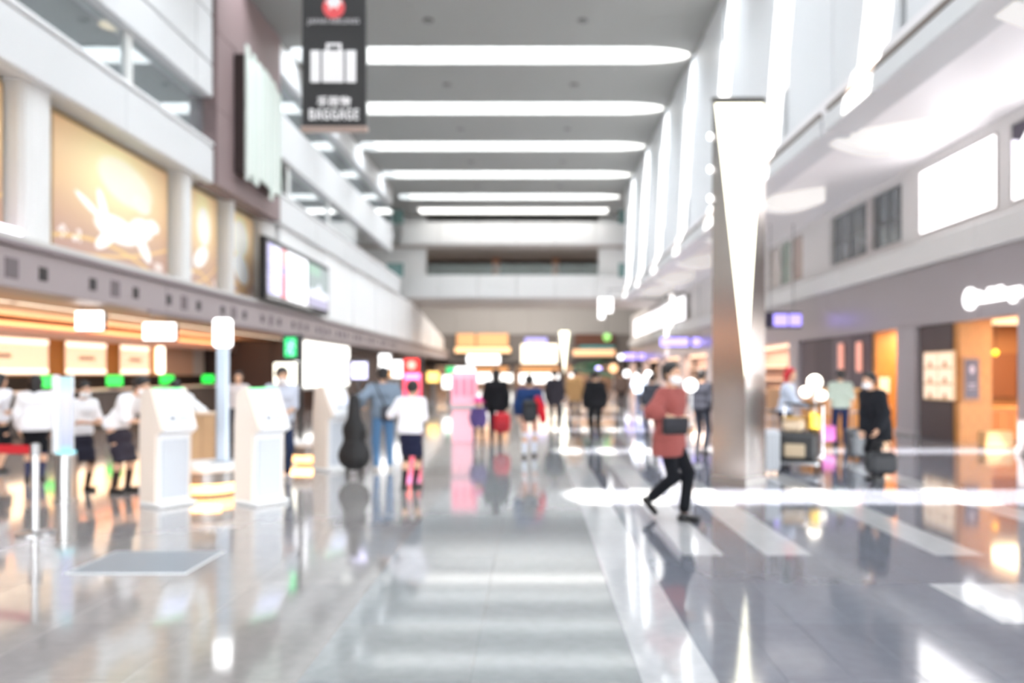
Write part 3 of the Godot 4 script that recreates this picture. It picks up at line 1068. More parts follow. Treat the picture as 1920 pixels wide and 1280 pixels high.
	var tb := S()
	tube(tb, Vector3(0, 0.1, 1.8), Vector3(0, 0.1, -1.8), 0.07, 0.07, 14)
	obj("tube", tb, M("f4eaff", 0.4, 0, 2.2), ts)
	var tf := S()
	box(tf, Vector3(0, 0.02, 0), Vector3(0.16, 0.04, 3.7), 0.01)
	obj("holder", tf, M("8d8590", 0.5), ts)
	# two lit box signs hanging from the check-in soffit
	for v: Array in [[171.5, 602.5, 17.0, 0.60, 0.43, "lit white box sign hanging left under the wooden check-in soffit"], [301.5, 622.5, 19.0, 0.78, 0.43, "wider lit white box sign hanging between the first box sign and the lamp post"]]:
		var zz: float = v[2]
		var sg := thing("hanging_sign", v[5], "sign", Vector3(X(v[0], zz), Y(v[1], zz), -zz), 0, "white box signs over check-in")
		var b := S()
		box(b, Vector3.ZERO, Vector3(v[3], v[4], 0.14), 0.02)
		obj("case", b, M("4a4646", 0.5), sg)
		var f := S()
		box(f, Vector3(0, 0.012, 0.073), Vector3(v[3] - 0.02, v[4] - 0.03, 0.014), 0.006)
		obj("lit_face", f, M("ffffff", 0.4, 0, 2.2), sg.get_node("case"))
		for x: float in [-0.2, 0.2]:
			var rd := S()
			tube(rd, Vector3(x, v[4] / 2 - 0.01, 0), Vector3(x, 2.95 - Y(v[1], zz), 0), 0.012, 0.012, 8)
			obj("rod", rd, M("888888", 0.3, 0.8), sg)
	# green exit sign on a black post
	var gz := 13.3
	var ex := thing("exit_sign", "black box sign with a lit green symbol on a tall black post behind the kiosks", "sign", Vector3(X(564, gz), 0, -gz))
	var gp := S()
	tube(gp, Vector3(0, 0.4, 0), Vector3(0, Y(628, gz), 0), 0.035, 0.035, 14)
	obj("post", gp, M("191919", 0.4), ex)
	var gb := S()
	box(gb, Vector3(-0.13, Y(652, gz), 0.02), Vector3(0.34, 0.44, 0.1), 0.02)
	obj("case", gb, M("151716", 0.4), ex)
	var gf := S()
	box(gf, Vector3(-0.15, Y(651, gz), 0.075), Vector3(0.19, 0.31, 0.012), 0.004)
	obj("lit_face", gf, M("12c268", 0.4, 0, 1.3), ex)
	# running figure of the symbol
	var rf := S()
	ball(rf, Vector3(-0.115, Y(640, gz), 0.085), Vector3(0.022, 0.022, 0.006), 10)
	for q: Array in [[-0.13, 0.06, -0.16, -0.02], [-0.16, -0.02, -0.12, -0.07], [-0.12, -0.07, -0.13, -0.13], [-0.16, -0.02, -0.2, -0.08], [-0.13, 0.05, -0.08, 0.01], [-0.14, 0.05, -0.2, 0.04]]:
		var a := Vector3(q[0], Y(651, gz) + q[1], 0.085)
		var d := Vector3(q[2] - q[0], q[3] - q[1], 0)
		box(rf, Vector3(d.length() / 2, 0, 0), Vector3(d.length() + 0.02, 0.026, 0.01), 0.0, Transform3D(Basis(Vector3.BACK, atan2(d.y, d.x)), a))
	obj("running_figure", rf, M("a8f0c8", 0.4, 0, 1.0), ex.get_node("lit_face"))
	# lit panels on the right upper wall
	for v: Array in [[16.05, 19.25, "blown-out white lit panel above the shops, left of the one with a dark corner", false], [11.6, 15.55, "white lit panel with a dark upper corner at the right edge above the shops", true]]:
		var L: float = v[1] - v[0]
		var p := thing("lightbox", v[2], "light panel", Vector3(9.3, 5.58, -(v[0] + v[1]) / 2), -90, "white lit panels above the shops")
		var c := S()
		box(c, Vector3(0, 0, -0.1), Vector3(L - 0.02, 1.5, 0.2), 0.01)
		obj("case", c, M("9b938f", 0.5), p)
		var f := S()
		box(f, Vector3(0, 0, 0.005), Vector3(L - 0.08, 1.46, 0.03), 0.01)
		obj("diffuser", f, M("fffdff", 0.5, 0, 1.6), p)
		if v[3]:
			var t := S()
			prism(t, PackedVector2Array([Vector2(-L / 2 + 0.05, 0.72), Vector2(-L / 2 + 0.05, 0.1), Vector2(-L / 2 + 0.75, 0.72)]), 0.02, 0.026)
			obj("dark_corner", t, M("4d4656", 0.5), p)
			var t2 := S()
			prism(t2, PackedVector2Array([Vector2(-L / 2 + 0.05, 0.45), Vector2(-L / 2 + 0.05, 0.1), Vector2(-L / 2 + 0.3, 0.36)]), 0.027, 0.032)
			obj("pale_leaf", t2, M("f2eefc", 0.5, 0, 0.8), p)
		else:
			var t := S()
			box(t, Vector3(-L / 2 + 0.35, -0.05, 0.022), Vector3(0.16, 0.7, 0.006), 0.002)
			obj("pale_print", t, M("fdf6d8", 0.5, 0, 0.9), p)
		area("panel_glow", Vector3(9.2, 5.58, -(v[0] + v[1]) / 2), Vector3.LEFT, Vector2(L, 1.4), Color.WHITE, 1.0)
	# pair of lit advertisements far along the right wall
	for v: Array in [[49.0, 58.5, "far white lit advertisement beyond the pylon, nearer of the pair"], [59.0, 73.4, "far white lit advertisement beyond the pylon, further of the pair"]]:
		var L: float = v[1] - v[0]
		var p := thing("lightbox", v[2], "light panel", Vector3(9.3, 5.55, -(v[0] + v[1]) / 2), -90, "far lit advertisements")
		var c := S()
		box(c, Vector3(0, 0.02, -0.1), Vector3(L - 0.02, 1.46, 0.2), 0.01)
		obj("case", c, M("cfcac6", 0.5), p)
		var f := S()
		box(f, Vector3(0, 0.02, 0.01), Vector3(L - 0.1, 1.42, 0.04), 0.01)
		obj("diffuser", f, M("fdfbff", 0.5, 0, 1.3), p)
	# small white lit sign at the far right corner
	var cz := 50.5
	var cs := thing("hanging_sign", "pair of bright white upright signs hanging below the far right soffit", "sign", Vector3(X(1135, cz), Y(578, cz), -cz))
	for v: Array in [[-0.24, 0.0, 0.36, 1.3], [0.24, 0.2, 0.42, 0.9]]:
		var f := S()
		box(f, Vector3(v[0], v[1], 0), Vector3(v[2], v[3], 0.1), 0.02)
		obj("lit_face", f, M("ffffff", 0.4, 0, 2.0), cs)
	var ch := S()
	tube(ch, Vector3(0.24, 0.6, 0), Vector3(0.24, 1.2, 0), 0.02, 0.02, 8)
	box(ch, Vector3(0.8, 1.2, 0), Vector3(1.4, 0.05, 0.05))
	obj("bracket", ch, M("aaaaaa", 0.4, 0.5), cs)
	# purple direction signs
	for v: Array in [[1466.0, 600.0, 26.0, 1.25, 0.52, "dark direction sign with two violet lit squares beside the steel pylon"], [1288.0, 641.0, 44.0, 2.3, 0.62, "distant violet lit direction sign left of the steel pylon"], [1192.0, 668.0, 66.0, 1.6, 0.7, "small far violet direction sign in the right-hand row of shops"]]:
		var zz: float = v[2]
		var sg := thing("direction_sign", v[5], "sign", Vector3(X(v[0], zz), Y(v[1], zz), -zz), 0, "violet direction signs")
		var b := S()
		box(b, Vector3.ZERO, Vector3(v[3], v[4], 0.16), 0.02)
		obj("case", b, M("2c2542", 0.4), sg)
		for q: Array in ([[-0.05, 0.5], [0.33, 0.42]] if zz < 30 else [[-0.3, 0.9], [0.32, 0.55]]):
			var f := S()
			box(f, Vector3(q[0] * v[3], 0, 0.083), Vector3(q[1] * v[3] * 0.75, v[4] * 0.74, 0.012), 0.004)
			obj("lit_square", f, M("a898ff", 0.4, 0, 1.2 if zz < 30 else 1.6), sg.get_node("case"))
		for x: float in [-0.3, 0.3]:
			var rd := S()
			tube(rd, Vector3(x * v[3], v[4] / 2 - 0.01, 0), Vector3(x * v[3], 6.35 - Y(v[1], zz), 0), 0.02, 0.02, 8)
			obj("rod", rd, M("999999", 0.3, 0.8), sg)

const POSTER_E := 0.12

# ------------------------------------------------------------------ pylons, kiosks, shops
func pylon(label: String, px: float, z: float, half: float) -> Node3D:
	var p := thing("light_pylon", label, "pylon", Vector3(X(px, z), 0, -z), 0, "steel light pylons")
	var top := 5.23
	var k := 0.93
	var apex := 1.36
	var f := Vector3(0, 0, half)
	var l := Vector3(-half, 0, 0)
	var r := Vector3(half, 0, 0)
	var b := Vector3(0, 0, -half)
	var u := Vector3(0, top, 0)
	var a := f + Vector3(0, apex, 0)
	var lt := f.lerp(l, k) + u
	var rt := f.lerp(r, k) + u
	var steel := M("aea8a4", 0.2, 0.9)
	var s1 := S()
	quad(s1, l, f, a, lt)
	tri(s1, l, lt, l + u)
	obj("steel_face", s1, steel, p)
	var s2 := S()
	quad(s2, f, r, rt, a)
	tri(s2, r, r + u, rt)
	obj("steel_face", s2, steel, p)
	var s3 := S()
	quad(s3, b, l, l + u, b + u)
	quad(s3, r, b, b + u, r + u)
	tri(s3, l + u, lt, b + u)
	tri(s3, lt, rt, b + u)
	tri(s3, rt, r + u, b + u)
	tri(s3, a, rt, lt)
	obj("steel_back", s3, steel, p)
	var n := (rt - a).cross(lt - a).normalized()
	var cen := (a + rt + lt) / 3.0
	var q := []
	for v: Vector3 in [a, rt, lt]: q.append(v.lerp(cen, 0.03) + n * 0.012)
	var g := S()
	tri(g, q[0], q[1], q[2])
	for i in 3: quad(g, q[i], q[i] - n * 0.012, q[(i + 1) % 3] - n * 0.012, q[(i + 1) % 3])
	obj("light_wedge", g, M("fffbe2", 0.4, 0, 2.4), p)
	var cap := S()
	prism(cap, PackedVector2Array([Vector2(-half * 1.04, 0), Vector2(0, -half * 1.04), Vector2(half * 1.04, 0), Vector2(half * 0.9, half * 0.12), Vector2(-half * 0.9, half * 0.12)]), top, top + 0.05, Transform3D(Basis(Vector3.RIGHT, Vector3.BACK, Vector3.UP), Vector3.ZERO))
	obj("cap", cap, M("8f8c88", 0.3, 0.8), p)
	var bs := S()
	prism(bs, PackedVector2Array([Vector2(-half * 1.05, 0), Vector2(0, -half * 1.05), Vector2(half * 1.05, 0), Vector2(0, half * 1.05)]), 0.0, 0.1, Transform3D(Basis(Vector3.RIGHT, Vector3.BACK, Vector3.UP), Vector3.ZERO))
	obj("plinth", bs, M("a8a4a0", 0.3, 0.8), p)
	# three small round lamps down the left corner
	if half > 0.3:
		for y: float in [4.75, 4.3, 3.9]:
			var s := S()
			ball(s, l + Vector3(-0.03, y, 0.01), Vector3(0.035, 0.05, 0.035), 10)
			obj("marker_lamp", s, M("ffffff", 0.4, 0, 2.0), p)
	return p

func kiosk(label: String, px: float, z: float, yaw: float, h := 1.32) -> Node3D:
	var k := thing("checkin_kiosk", label, "kiosk", Vector3(X(px, z), 0, -z), yaw, "white self-service kiosks")
	var s := h / 1.32
	var turn := Transform3D(Basis(Vector3(0, 0, 1), Vector3.UP, Vector3.LEFT), Vector3.ZERO)   # profile x -> forward
	var w := 0.2
	var body := PackedVector2Array()
	for v: Vector2 in [Vector2(-0.17, 0.05), Vector2(0.15, 0.05), Vector2(0.17, 0.80), Vector2(0.30, 0.86), Vector2(0.30, 0.92), Vector2(0.11, 1.24), Vector2(0.07, 1.31), Vector2(-0.02, 1.32), Vector2(-0.13, 1.25), Vector2(-0.17, 0.9)]: body.append(v * s)
	var st := S()
	prism(st, body, -w * 0.93, w * 0.93, turn)
	obj("body", st, M("f0f0f1", 0.35), k)
	var side := PackedVector2Array()
	for v: Vector2 in [Vector2(-0.19, 0.05), Vector2(0.14, 0.05), Vector2(0.155, 0.80), Vector2(0.285, 0.87), Vector2(0.09, 1.25), Vector2(0.05, 1.33), Vector2(-0.03, 1.335), Vector2(-0.15, 1.27), Vector2(-0.19, 0.9)]: side.append(v * s)
	for sg: float in [-1.0, 1.0]:
		var sd := S()
		prism(sd, side, sg * w * 0.94, sg * w * 1.08, turn)
		obj("side_panel", sd, M("f2e4d6", 0.4), k)
	var base := S()
	box(base, Vector3(0, 0.025, 0.03), Vector3(0.46, 0.05, 0.46), 0.02)
	obj("base", base, M("f2f2f0", 0.4), k)
	var lf := S()
	box(lf, Vector3(0, 0.43 * s, 0.167 * s), Vector3(0.31, 0.66 * s, 0.012), 0.004, Transform3D(Basis(Vector3.RIGHT, 0.027), Vector3.ZERO))
	obj("door", lf, M("d2d6dc", 0.4), k.get_node("body"))
	# sloping front: screen, card slot, printer slot
	var slope := Transform3D(Basis(Vector3.RIGHT, -atan2(0.19, 0.32)), Vector3(0, 1.08, 0.205) * s)
	var sc := S()
	box(sc, Vector3(0, 0.06, 0.006), Vector3(0.28, 0.21 * s, 0.01), 0.003, slope)
	obj("screen", sc, M("d3d8f2", 0.25, 0, 0.5), k.get_node("body"))
	var cd := S()
	box(cd, Vector3(-0.07, -0.10, 0.006), Vector3(0.07, 0.05, 0.014), 0.004, slope)
	obj("card_reader", cd, M("9a9ca2", 0.4), k.get_node("body"))
	var pr := S()
	box(pr, Vector3(0.06, -0.10, 0.006), Vector3(0.12, 0.03, 0.012), 0.004, slope)
	obj("printer_slot", pr, M("b2b5ba", 0.4), k.get_node("body"))
	var gl := S()
	box(gl, Vector3(0, 1.325 * s, 0.03), Vector3(0.36, 0.015, 0.07), 0.005)
	obj("indicator_light", gl, M("7ff09a", 0.4, 0, 0.9), k)
	return k

func glowing_plinth(label: String, c: Vector3, r: float) -> Node3D:
	var p := thing("round_plinth", label, "plinth", c, 0, "round glowing plinths")
	var t := S()
	lathe(t, Vector3.ZERO, [Vector2(0, 0.30), Vector2(r, 0.30), Vector2(r + 0.03, 0.32), Vector2(r + 0.03, 0.37), Vector2(r - 0.01, 0.39), Vector2(0, 0.39)], 40)
	obj("top", t, M("efedea", 0.35), p)
	var d := S()
	lathe(d, Vector3.ZERO, [Vector2(r - 0.04, 0.16), Vector2(r - 0.04, 0.305)], 40)
	obj("drum", d, M("8c8a88", 0.35, 0.4), p)
	var g := S()
	lathe(g, Vector3.ZERO, [Vector2(r - 0.1, 0.03), Vector2(r - 0.02, 0.06), Vector2(r - 0.02, 0.15), Vector2(r - 0.05, 0.162)], 40)
	obj("glow_ring", g, M("ffc37e", 0.4, 0, 2.6), p)
	var f := S()
	lathe(f, Vector3.ZERO, [Vector2(r - 0.1, 0.0), Vector2(r - 0.1, 0.04)], 40)
	obj("foot", f, M("555250", 0.5), p)
	return p

func suitcase(label: String, pos: Vector3, yaw: float, size: Vector3, hex: String) -> Node3D:
	var s := thing("suitcase", label, "suitcase", pos, yaw)
	var b := S()
	box(b, Vector3(0, 0.05 + size.y / 2, 0), size, minf(0.05, size.z * 0.3))
	obj("shell", b, M(hex, 0.35), s)
	for k in 8:
		var r := S()
		box(r, Vector3(-size.x * 0.33 + (k / 2) * size.x * 0.22, 0.05 + size.y / 2, (k % 2 * 2 - 1) * (size.z / 2 + 0.002)), Vector3(size.x * 0.07, size.y * 0.82, 0.01), 0.004)
		obj("rib", r, M(hex, 0.3), s.get_node("shell"))
	var h := S()
	for x: float in [-0.09, 0.09]: tube(h, Vector3(x, size.y, 0), Vector3(x, size.y + 0.33, 0), 0.009, 0.009, 8)
	box(h, Vector3(0, size.y + 0.335, 0), Vector3(0.22, 0.03, 0.035), 0.01)
	obj("pull_handle", h, M("6d6d70", 0.3, 0.7), s)
	for x: float in [-1.0, 1.0]:
		for zz: float in [-1.0, 1.0]:
			var w := S()
			tube(w, Vector3(x * size.x * 0.38 - 0.012, 0.03, zz * size.z * 0.3), Vector3(x * size.x * 0.38 + 0.012, 0.03, zz * size.z * 0.3), 0.03, 0.03, 12)
			obj("wheel", w, M("1b1b1b", 0.6), s)
	return s

func build_furniture() -> void:
	pylon("tall square steel pylon with a white light wedge, nearest to the viewpoint", 1385, 10.98, 0.366)
	area("pylon_light", Vector3(X(1385, 10.98), 3.9, -10.55), Vector3(0, -0.1, 1), Vector2(0.4, 2.4), Color(1, 0.98, 0.88), 2.0)
	pylon("small distant light pylon with a glowing wedge in front of the far shops", 1058, 70.0, 0.46)
	kiosk("white check-in kiosk left of the glowing round plinth", 312, 9.2, 54)
	kiosk("white check-in kiosk right of the glowing round plinth", 488, 9.3, 54)
	kiosk("greyish white check-in kiosk beside the black instrument case", 622, 12.5, 54, 1.3)
	glowing_plinth("round white plinth with a warm glowing foot between the two nearest kiosks", Vector3(-4.05, 0, -10.0), 0.42)
	glowing_plinth("round plinth with a warm glowing foot behind the right kiosk, under the green exit sign", Vector3(X(578, 13.3), 0, -13.3), 0.3)
	for v: Array in [[Vector3(-4.05, 0.1, -9.5), 1.0], [Vector3(X(578, 13.3), 0.1, -12.9), 1.0]]:
		area("plinth_glow", v[0], Vector3(0, -0.4, 1), Vector2(0.7, 0.1), Color(1, 0.7, 0.4), 0.15)
	# lamp post on the plinth
	var lp := thing("lamp_post", "slim blue-grey post with a lit white head standing on the round plinth", "lamp", Vector3(-3.9, 0.39, -10.05))
	var a := S()
	box(a, Vector3(0, 0.74, 0), Vector3(0.15, 1.48, 0.09), 0.02)
	obj("post", a, M("c6d3e2", 0.3, 0.2), lp)
	var b := S()
	box(b, Vector3(0, 1.62, 0), Vector3(0.21, 0.36, 0.15), 0.03)
	obj("lit_head", b, M("ffffff", 0.4, 0, 2.4), lp)
	var bb := S()
	box(bb, Vector3(0, 0.01, 0), Vector3(0.26, 0.02, 0.2), 0.008)
	obj("foot", bb, M("b0b4ba", 0.3, 0.6), lp)
	# beige cabinet
	var cz := 11.6
	var cb := thing("cabinet", "narrow beige wooden cabinet behind the lamp post", "cabinet", Vector3(X(380, cz), 0, -cz), 20)
	var c := S()
	box(c, Vector3(0, 0.46, 0), Vector3(0.34, 0.9, 0.34), 0.01)
	obj("body", c, grain("d9b48c", 0.5, 0.2, Vector3(3, 0.4, 3)), cb)
	var ct := S()
	box(ct, Vector3(0, 0.925, 0), Vector3(0.37, 0.03, 0.37), 0.01)
	obj("top", ct, M("e7cdb0", 0.4), cb)
	for k in 2:
		var d := S()
		box(d, Vector3(-0.082 + 0.164 * k, 0.47, 0.175), Vector3(0.155, 0.82, 0.015), 0.005)
		obj("door", d, M("cfa77c", 0.5), cb)
	# digital sign on a steel drum
	var dz := 9.4
	var ds := thing("digital_sign", "slim white digital sign with a violet screen on a round steel drum", "sign", Vector3(X(124, dz), 0, -dz), 20)
	var dd := S()
	lathe(dd, Vector3.ZERO, [Vector2(0, 0), Vector2(0.13, 0), Vector2(0.13, 0.03), Vector2(0.115, 0.04), Vector2(0.115, 0.54), Vector2(0.1, 0.56), Vector2(0, 0.56)], 28)
	obj("drum", dd, M("b4b2af", 0.3, 0.8), ds)
	var df := S()
	box(df, Vector3(-0.1, 1.02, 0), Vector3(0.09, 0.92, 0.07), 0.02)
	box(df, Vector3(0.07, 1.02, 0), Vector3(0.02, 0.92, 0.05), 0.008)
	obj("frame", df, M("e9ebee", 0.35), ds)
	var sc := picture(16, 48, func(u: float, v: float) -> Color:
		var k := Color("d8cce6").lerp(Color("b4bce2"), v)
		return k.lerp(Color("a8dce4"), smoothstep(0.3, 0.05, v) + smoothstep(0.9, 1.0, v)))
	var sq := S()
	quad(sq, Vector3(-0.055, 0.6, 0.02), Vector3(0.06, 0.6, 0.02), Vector3(0.06, 1.46, 0.02), Vector3(-0.055, 1.46, 0.02))
	quad(sq, Vector3(0.06, 0.6, -0.02), Vector3(-0.055, 0.6, -0.02), Vector3(-0.055, 1.46, -0.02), Vector3(0.06, 1.46, -0.02))
	obj("screen", sq, screen_mat(sc, 0.1), ds)
	var cy := S()
	box(cy, Vector3(0.0, 0.575, 0), Vector3(0.2, 0.03, 0.11), 0.01)
	obj("cyan_light", cy, M("8fe6f2", 0.4, 0, 0.5), ds)
	# belt barrier
	var st0: Node3D = null
	for v: Array in [[Vector3(-4.67, 0, -7.5), "slim steel barrier post at the right end of the red belt"], [Vector3(-6.4, 0, -7.9), "steel barrier post at the left end of the red belt"]]:
		if st0 == null:
			st0 = thing("barrier_post", v[1], "barrier post", v[0], 0, "barrier posts")
			var p := S()
			lathe(p, Vector3.ZERO, [Vector2(0.034, 0.02), Vector2(0.034, 0.74)], 20)
			obj("pole", p, M("b9b7b6", 0.3, 0.8), st0)
			var h := S()
			lathe(h, Vector3.ZERO, [Vector2(0.034, 0.735), Vector2(0.045, 0.74), Vector2(0.045, 0.83), Vector2(0.03, 0.845), Vector2(0, 0.85)], 20)
			obj("head", h, M("8d8b8a", 0.3, 0.7), st0)
			var f := S()
			lathe(f, Vector3.ZERO, [Vector2(0.17, 0), Vector2(0.17, 0.012), Vector2(0.05, 0.03), Vector2(0, 0.032)], 28)
			obj("foot", f, M("a5a3a2", 0.3, 0.8), st0)
		else: copy(st0, "barrier_post", v[1], v[0])
	var bl := S()
	var b0 := Vector3(-4.72, 0.785, -7.51)
	var b1 := Vector3(-6.34, 0.785, -7.885)
	var dir := (b1 - b0).normalized()
	box(bl, Vector3.ZERO, Vector3((b1 - b0).length(), 0.085, 0.004), 0.0, Transform3D(Basis(dir, Vector3.UP, dir.cross(Vector3.UP)), (b0 + b1) / 2))
	var belt := obj("barrier_belt", bl, M("c4202a", 0.6))
	belt.set_meta("label", "red barrier belt stretched between the steel posts at the left edge")
	belt.set_meta("category", "belt")
	# totem with red and pink light
	var tz := 22.0
	var to := thing("advertising_totem", "black totem with a red lit top and a pink lower panel", "totem", Vector3(X(774, tz), 0, -tz))
	var t := S()
	box(t, Vector3(0, 0.97, 0), Vector3(0.56, 1.94, 0.16), 0.02)
	obj("case", t, M("241c1e", 0.4), to)
	var tr := S()
	box(tr, Vector3(-0.02, 1.73, 0.085), Vector3(0.40, 0.34, 0.014), 0.005)
	obj("red_panel", tr, M("ff2a22", 0.4, 0, 1.5), to)
	var td := S()
	tube(td, Vector3(-0.02, 1.73, 0.09), Vector3(-0.02, 1.73, 0.1), 0.11, 0.11, 20)
	obj("roundel", td, M("ff9a8a", 0.4, 0, 1.6), to.get_node("red_panel"))
	var tp := S()
	box(tp, Vector3(0, 0.8, 0.085), Vector3(0.5, 1.44, 0.014), 0.005)
	obj("pink_panel", tp, M("ff5470", 0.4, 0, 1.0), to)
	var tl := S()
	box(tl, Vector3(0, 1.42, 0.096), Vector3(0.4, 0.14, 0.01), 0.003)
	obj("violet_caption", tl, M("f09af0", 0.4, 0, 1.2), to.get_node("pink_panel"))
	# pink stand
	var pz := 17.6
	var ps := thing("promotion_stand", "pale pink promotion stand with a grey counter in the middle of the hall", "stand", Vector3(X(870, pz), 0, -pz))
	var q := S()
	box(q, Vector3(0, 0.36, 0), Vector3(0.52, 0.72, 0.36), 0.02)
	obj("lower_panel", q, M("f6b6c2", 0.4, 0, 0.35), ps)
	var q2 := S()
	box(q2, Vector3(0, 0.76, 0.03), Vector3(0.62, 0.08, 0.46), 0.02)
	obj("counter", q2, M("b9b6b6", 0.4), ps)
	var q3 := S()
	box(q3, Vector3(0, 1.17, -0.08), Vector3(0.58, 0.72, 0.1), 0.02)
	obj("header_panel", q3, M("f7a8b8", 0.4, 0, 0.4), ps)
	for k in 3:
		var e := S()
		box(e, Vector3(-0.17 + k * 0.17, 1.2, -0.02), Vector3(0.11, 0.4, 0.015), 0.004)
		obj("red_motif", e, M("f07c92", 0.5, 0, 0.4), ps)
	# small monitor on a stand near the third kiosk
	var mz := 13.6
	var mo := thing("display_stand", "small dark monitor with a lavender screen on a thin post behind the third kiosk", "monitor", Vector3(X(672, mz), 0, -mz))
	var m1 := S()
	tube(m1, Vector3(0, 0.02, 0), Vector3(0, 1.4, 0), 0.025, 0.025, 12)
	lathe(m1, Vector3.ZERO, [Vector2(0.18, 0), Vector2(0.18, 0.015), Vector2(0.03, 0.04), Vector2(0, 0.04)], 20)
	obj("post", m1, M("4a4a4c", 0.4, 0.5), mo)
	var m2 := S()
	box(m2, Vector3(0, 1.55, 0), Vector3(0.36, 0.36, 0.06), 0.015)
	obj("case", m2, M("49464d", 0.4), mo)
	var m3 := S()
	box(m3, Vector3(0.02, 1.55, 0.033), Vector3(0.27, 0.28, 0.008), 0.002)
	obj("screen", m3, M("dcd8ff", 0.3, 0, 1.4), mo.get_node("case"))
	# instrument case: a soft cello-like bag standing on the floor
	var iz := 11.7
	var ic := thing("instrument_case", "tall black cello-shaped case standing beside the man in jeans", "instrument case", Vector3(X(664, iz), 0, -iz), -15)
	var caps := [[Vector3(-0.05, 0.3, 0), Vector3(0.05, 0.3, 0), 0.2, 0.2], [Vector3(0, 0.3, 0), Vector3(0, 0.62, 0), 0.2, 0.15], [Vector3(-0.03, 0.68, 0), Vector3(0.03, 0.68, 0), 0.15, 0.15], [Vector3(0, 0.7, 0), Vector3(0, 1.12, 0), 0.12, 0.085]]
	var ib := MeshInstance3D.new()
	ib.mesh = solid(nets(caps, 0.025, 0.06), Vector3(1, 1, 0.7))
	ib.material_override = M("1d1c1d", 0.6)
	put("bag", ib, ic)
	var ih := S()
	for k in 6:
		var a0 := PI * k / 6.0
		var a1 := PI * (k + 1) / 6.0
		tube(ih, Vector3(0.17 + 0.05 * sin(a0), 0.62 + 0.09 * cos(a0), 0.06), Vector3(0.17 + 0.05 * sin(a1), 0.62 + 0.09 * cos(a1), 0.06), 0.012, 0.012, 8)
	obj("handle", ih, M("2a2a2a", 0.6), ic)
	for x: float in [-0.12, 0.12]:
		var wl := S()
		tube(wl, Vector3(x - 0.015, 0.05, -0.02), Vector3(x + 0.015, 0.05, -0.02), 0.05, 0.05, 14)
		obj("wheel", wl, M("4d4844", 0.6), ic)
	var ip := S()
	box(ip, Vector3(0, 0.4, 0.135), Vector3(0.2, 0.24, 0.03), 0.012)
	obj("pocket", ip, M("262526", 0.7), ic)
	# cases and trolley on the right
	suitcase("light grey upright suitcase just right of the steel pylon's foot", Vector3(X(1441, 11.9), 0, -11.9), 15, Vector3(0.3, 0.62, 0.24), "c3c6ca")
	suitcase("dark grey suitcase behind the stooping figure in black", Vector3(X(1606, 13.9), 0, -13.9), 20, Vector3(0.36, 0.5, 0.24), "3f4248")
	var lz := 12.6
	var lt := thing("luggage_trolley", "chrome luggage trolley piled high in front of the person with red hair", "trolley", Vector3(X(1500, lz), 0, -lz), -25)
	var fr := S()
	for x: float in [-0.3, 0.3]:
		tube(fr, Vector3(x, 0.12, -0.4), Vector3(x, 0.12, 0.42), 0.016, 0.016, 10)
		tube(fr, Vector3(x, 0.12, -0.4), Vector3(x, 1.0, -0.46), 0.016, 0.016, 10)
	for k in 5: tube(fr, Vector3(-0.3, 0.12, -0.36 + k * 0.19), Vector3(0.3, 0.12, -0.36 + k * 0.19), 0.01, 0.01, 8)
	obj("frame", fr, M("cfcfcf", 0.2, 0.95), lt)
	var hb := S()
	tube(hb, Vector3(-0.32, 1.0, -0.46), Vector3(0.32, 1.0, -0.46), 0.022, 0.022, 12)
	obj("handle_bar", hb, M("2b2b2b", 0.5), lt)
	for x: float in [-0.28, 0.28]:
		for zz: float in [-0.36, 0.38]:
			var wl := S()
			tube(wl, Vector3(x - 0.02, 0.06, zz), Vector3(x + 0.02, 0.06, zz), 0.06, 0.06, 16)
			obj("wheel", wl, M("2a2a2a", 0.6), lt)
	var tb := lt.transform
	var goods := [["travel_bag", "large black holdall with a cream side pocket lying on the chrome trolley", "bag", Vector3(-0.05, 0.37, 0.02), Vector3(0.66, 0.44, 0.76), "181718"],
		["carton", "cream carton with a golden lid on top of the black holdall", "box", Vector3(-0.08, 0.695, 0.1), Vector3(0.32, 0.2, 0.34), "e8cfae"],
		["gift_bag", "shiny gold gift bag standing on the trolley beside the cream carton", "bag", Vector3(0.2, 0.745, -0.02), Vector3(0.18, 0.3, 0.2), "d2a93c"]]
	for g: Array in goods:
		var o := thing(g[0], g[1], g[2], tb * (g[3] - Vector3(0, g[4].y / 2, 0)), lt.rotation_degrees.y)
		var gb := S()
		box(gb, Vector3(0, g[4].y / 2, 0), g[4], 0.05)
		obj("body", gb, M(g[5], 0.25 if g[0] == "gift_bag" else 0.5, 0.7 if g[0] == "gift_bag" else 0.0), o)
		var gh := S()
		if g[0] == "carton": box(gh, Vector3(0, g[4].y + 0.012, 0), Vector3(g[4].x + 0.02, 0.025, g[4].z + 0.02), 0.008)
		else:
			for k in 8:
				var a0 := PI * k / 8.0
				var a1 := PI * (k + 1) / 8.0
				tube(gh, Vector3(0.08 * cos(a0), g[4].y - 0.01 + 0.1 * sin(a0), -g[4].z * 0.36), Vector3(0.08 * cos(a1), g[4].y - 0.01 + 0.1 * sin(a1), -g[4].z * 0.36), 0.01, 0.01, 8)
		obj("lid" if g[0] == "carton" else "handle", gh, M("c89a3a" if g[0] == "carton" else "303030", 0.4), o)
		if g[0] == "travel_bag":
			var pk := S()
			box(pk, Vector3(0.02, 0.17, g[4].z / 2 + 0.01), Vector3(0.3, 0.2, 0.04), 0.015)
			obj("pocket", pk, M("c9b394", 0.6), o)
	# orange stall behind
	var oz := 18.4
	var os := thing("stall", "low orange wooden stall behind the globe lamp and the person in sage green", "counter", Vector3(X(1556, oz), 0, -oz))
	var o1 := S()
	box(o1, Vector3(0, 0.55, 0), Vector3(1.15, 1.1, 0.6), 0.02)
	obj("body", o1, grain("d8924c", 0.45, 0.25, Vector3(4.0, 0.4, 4.0)), os)
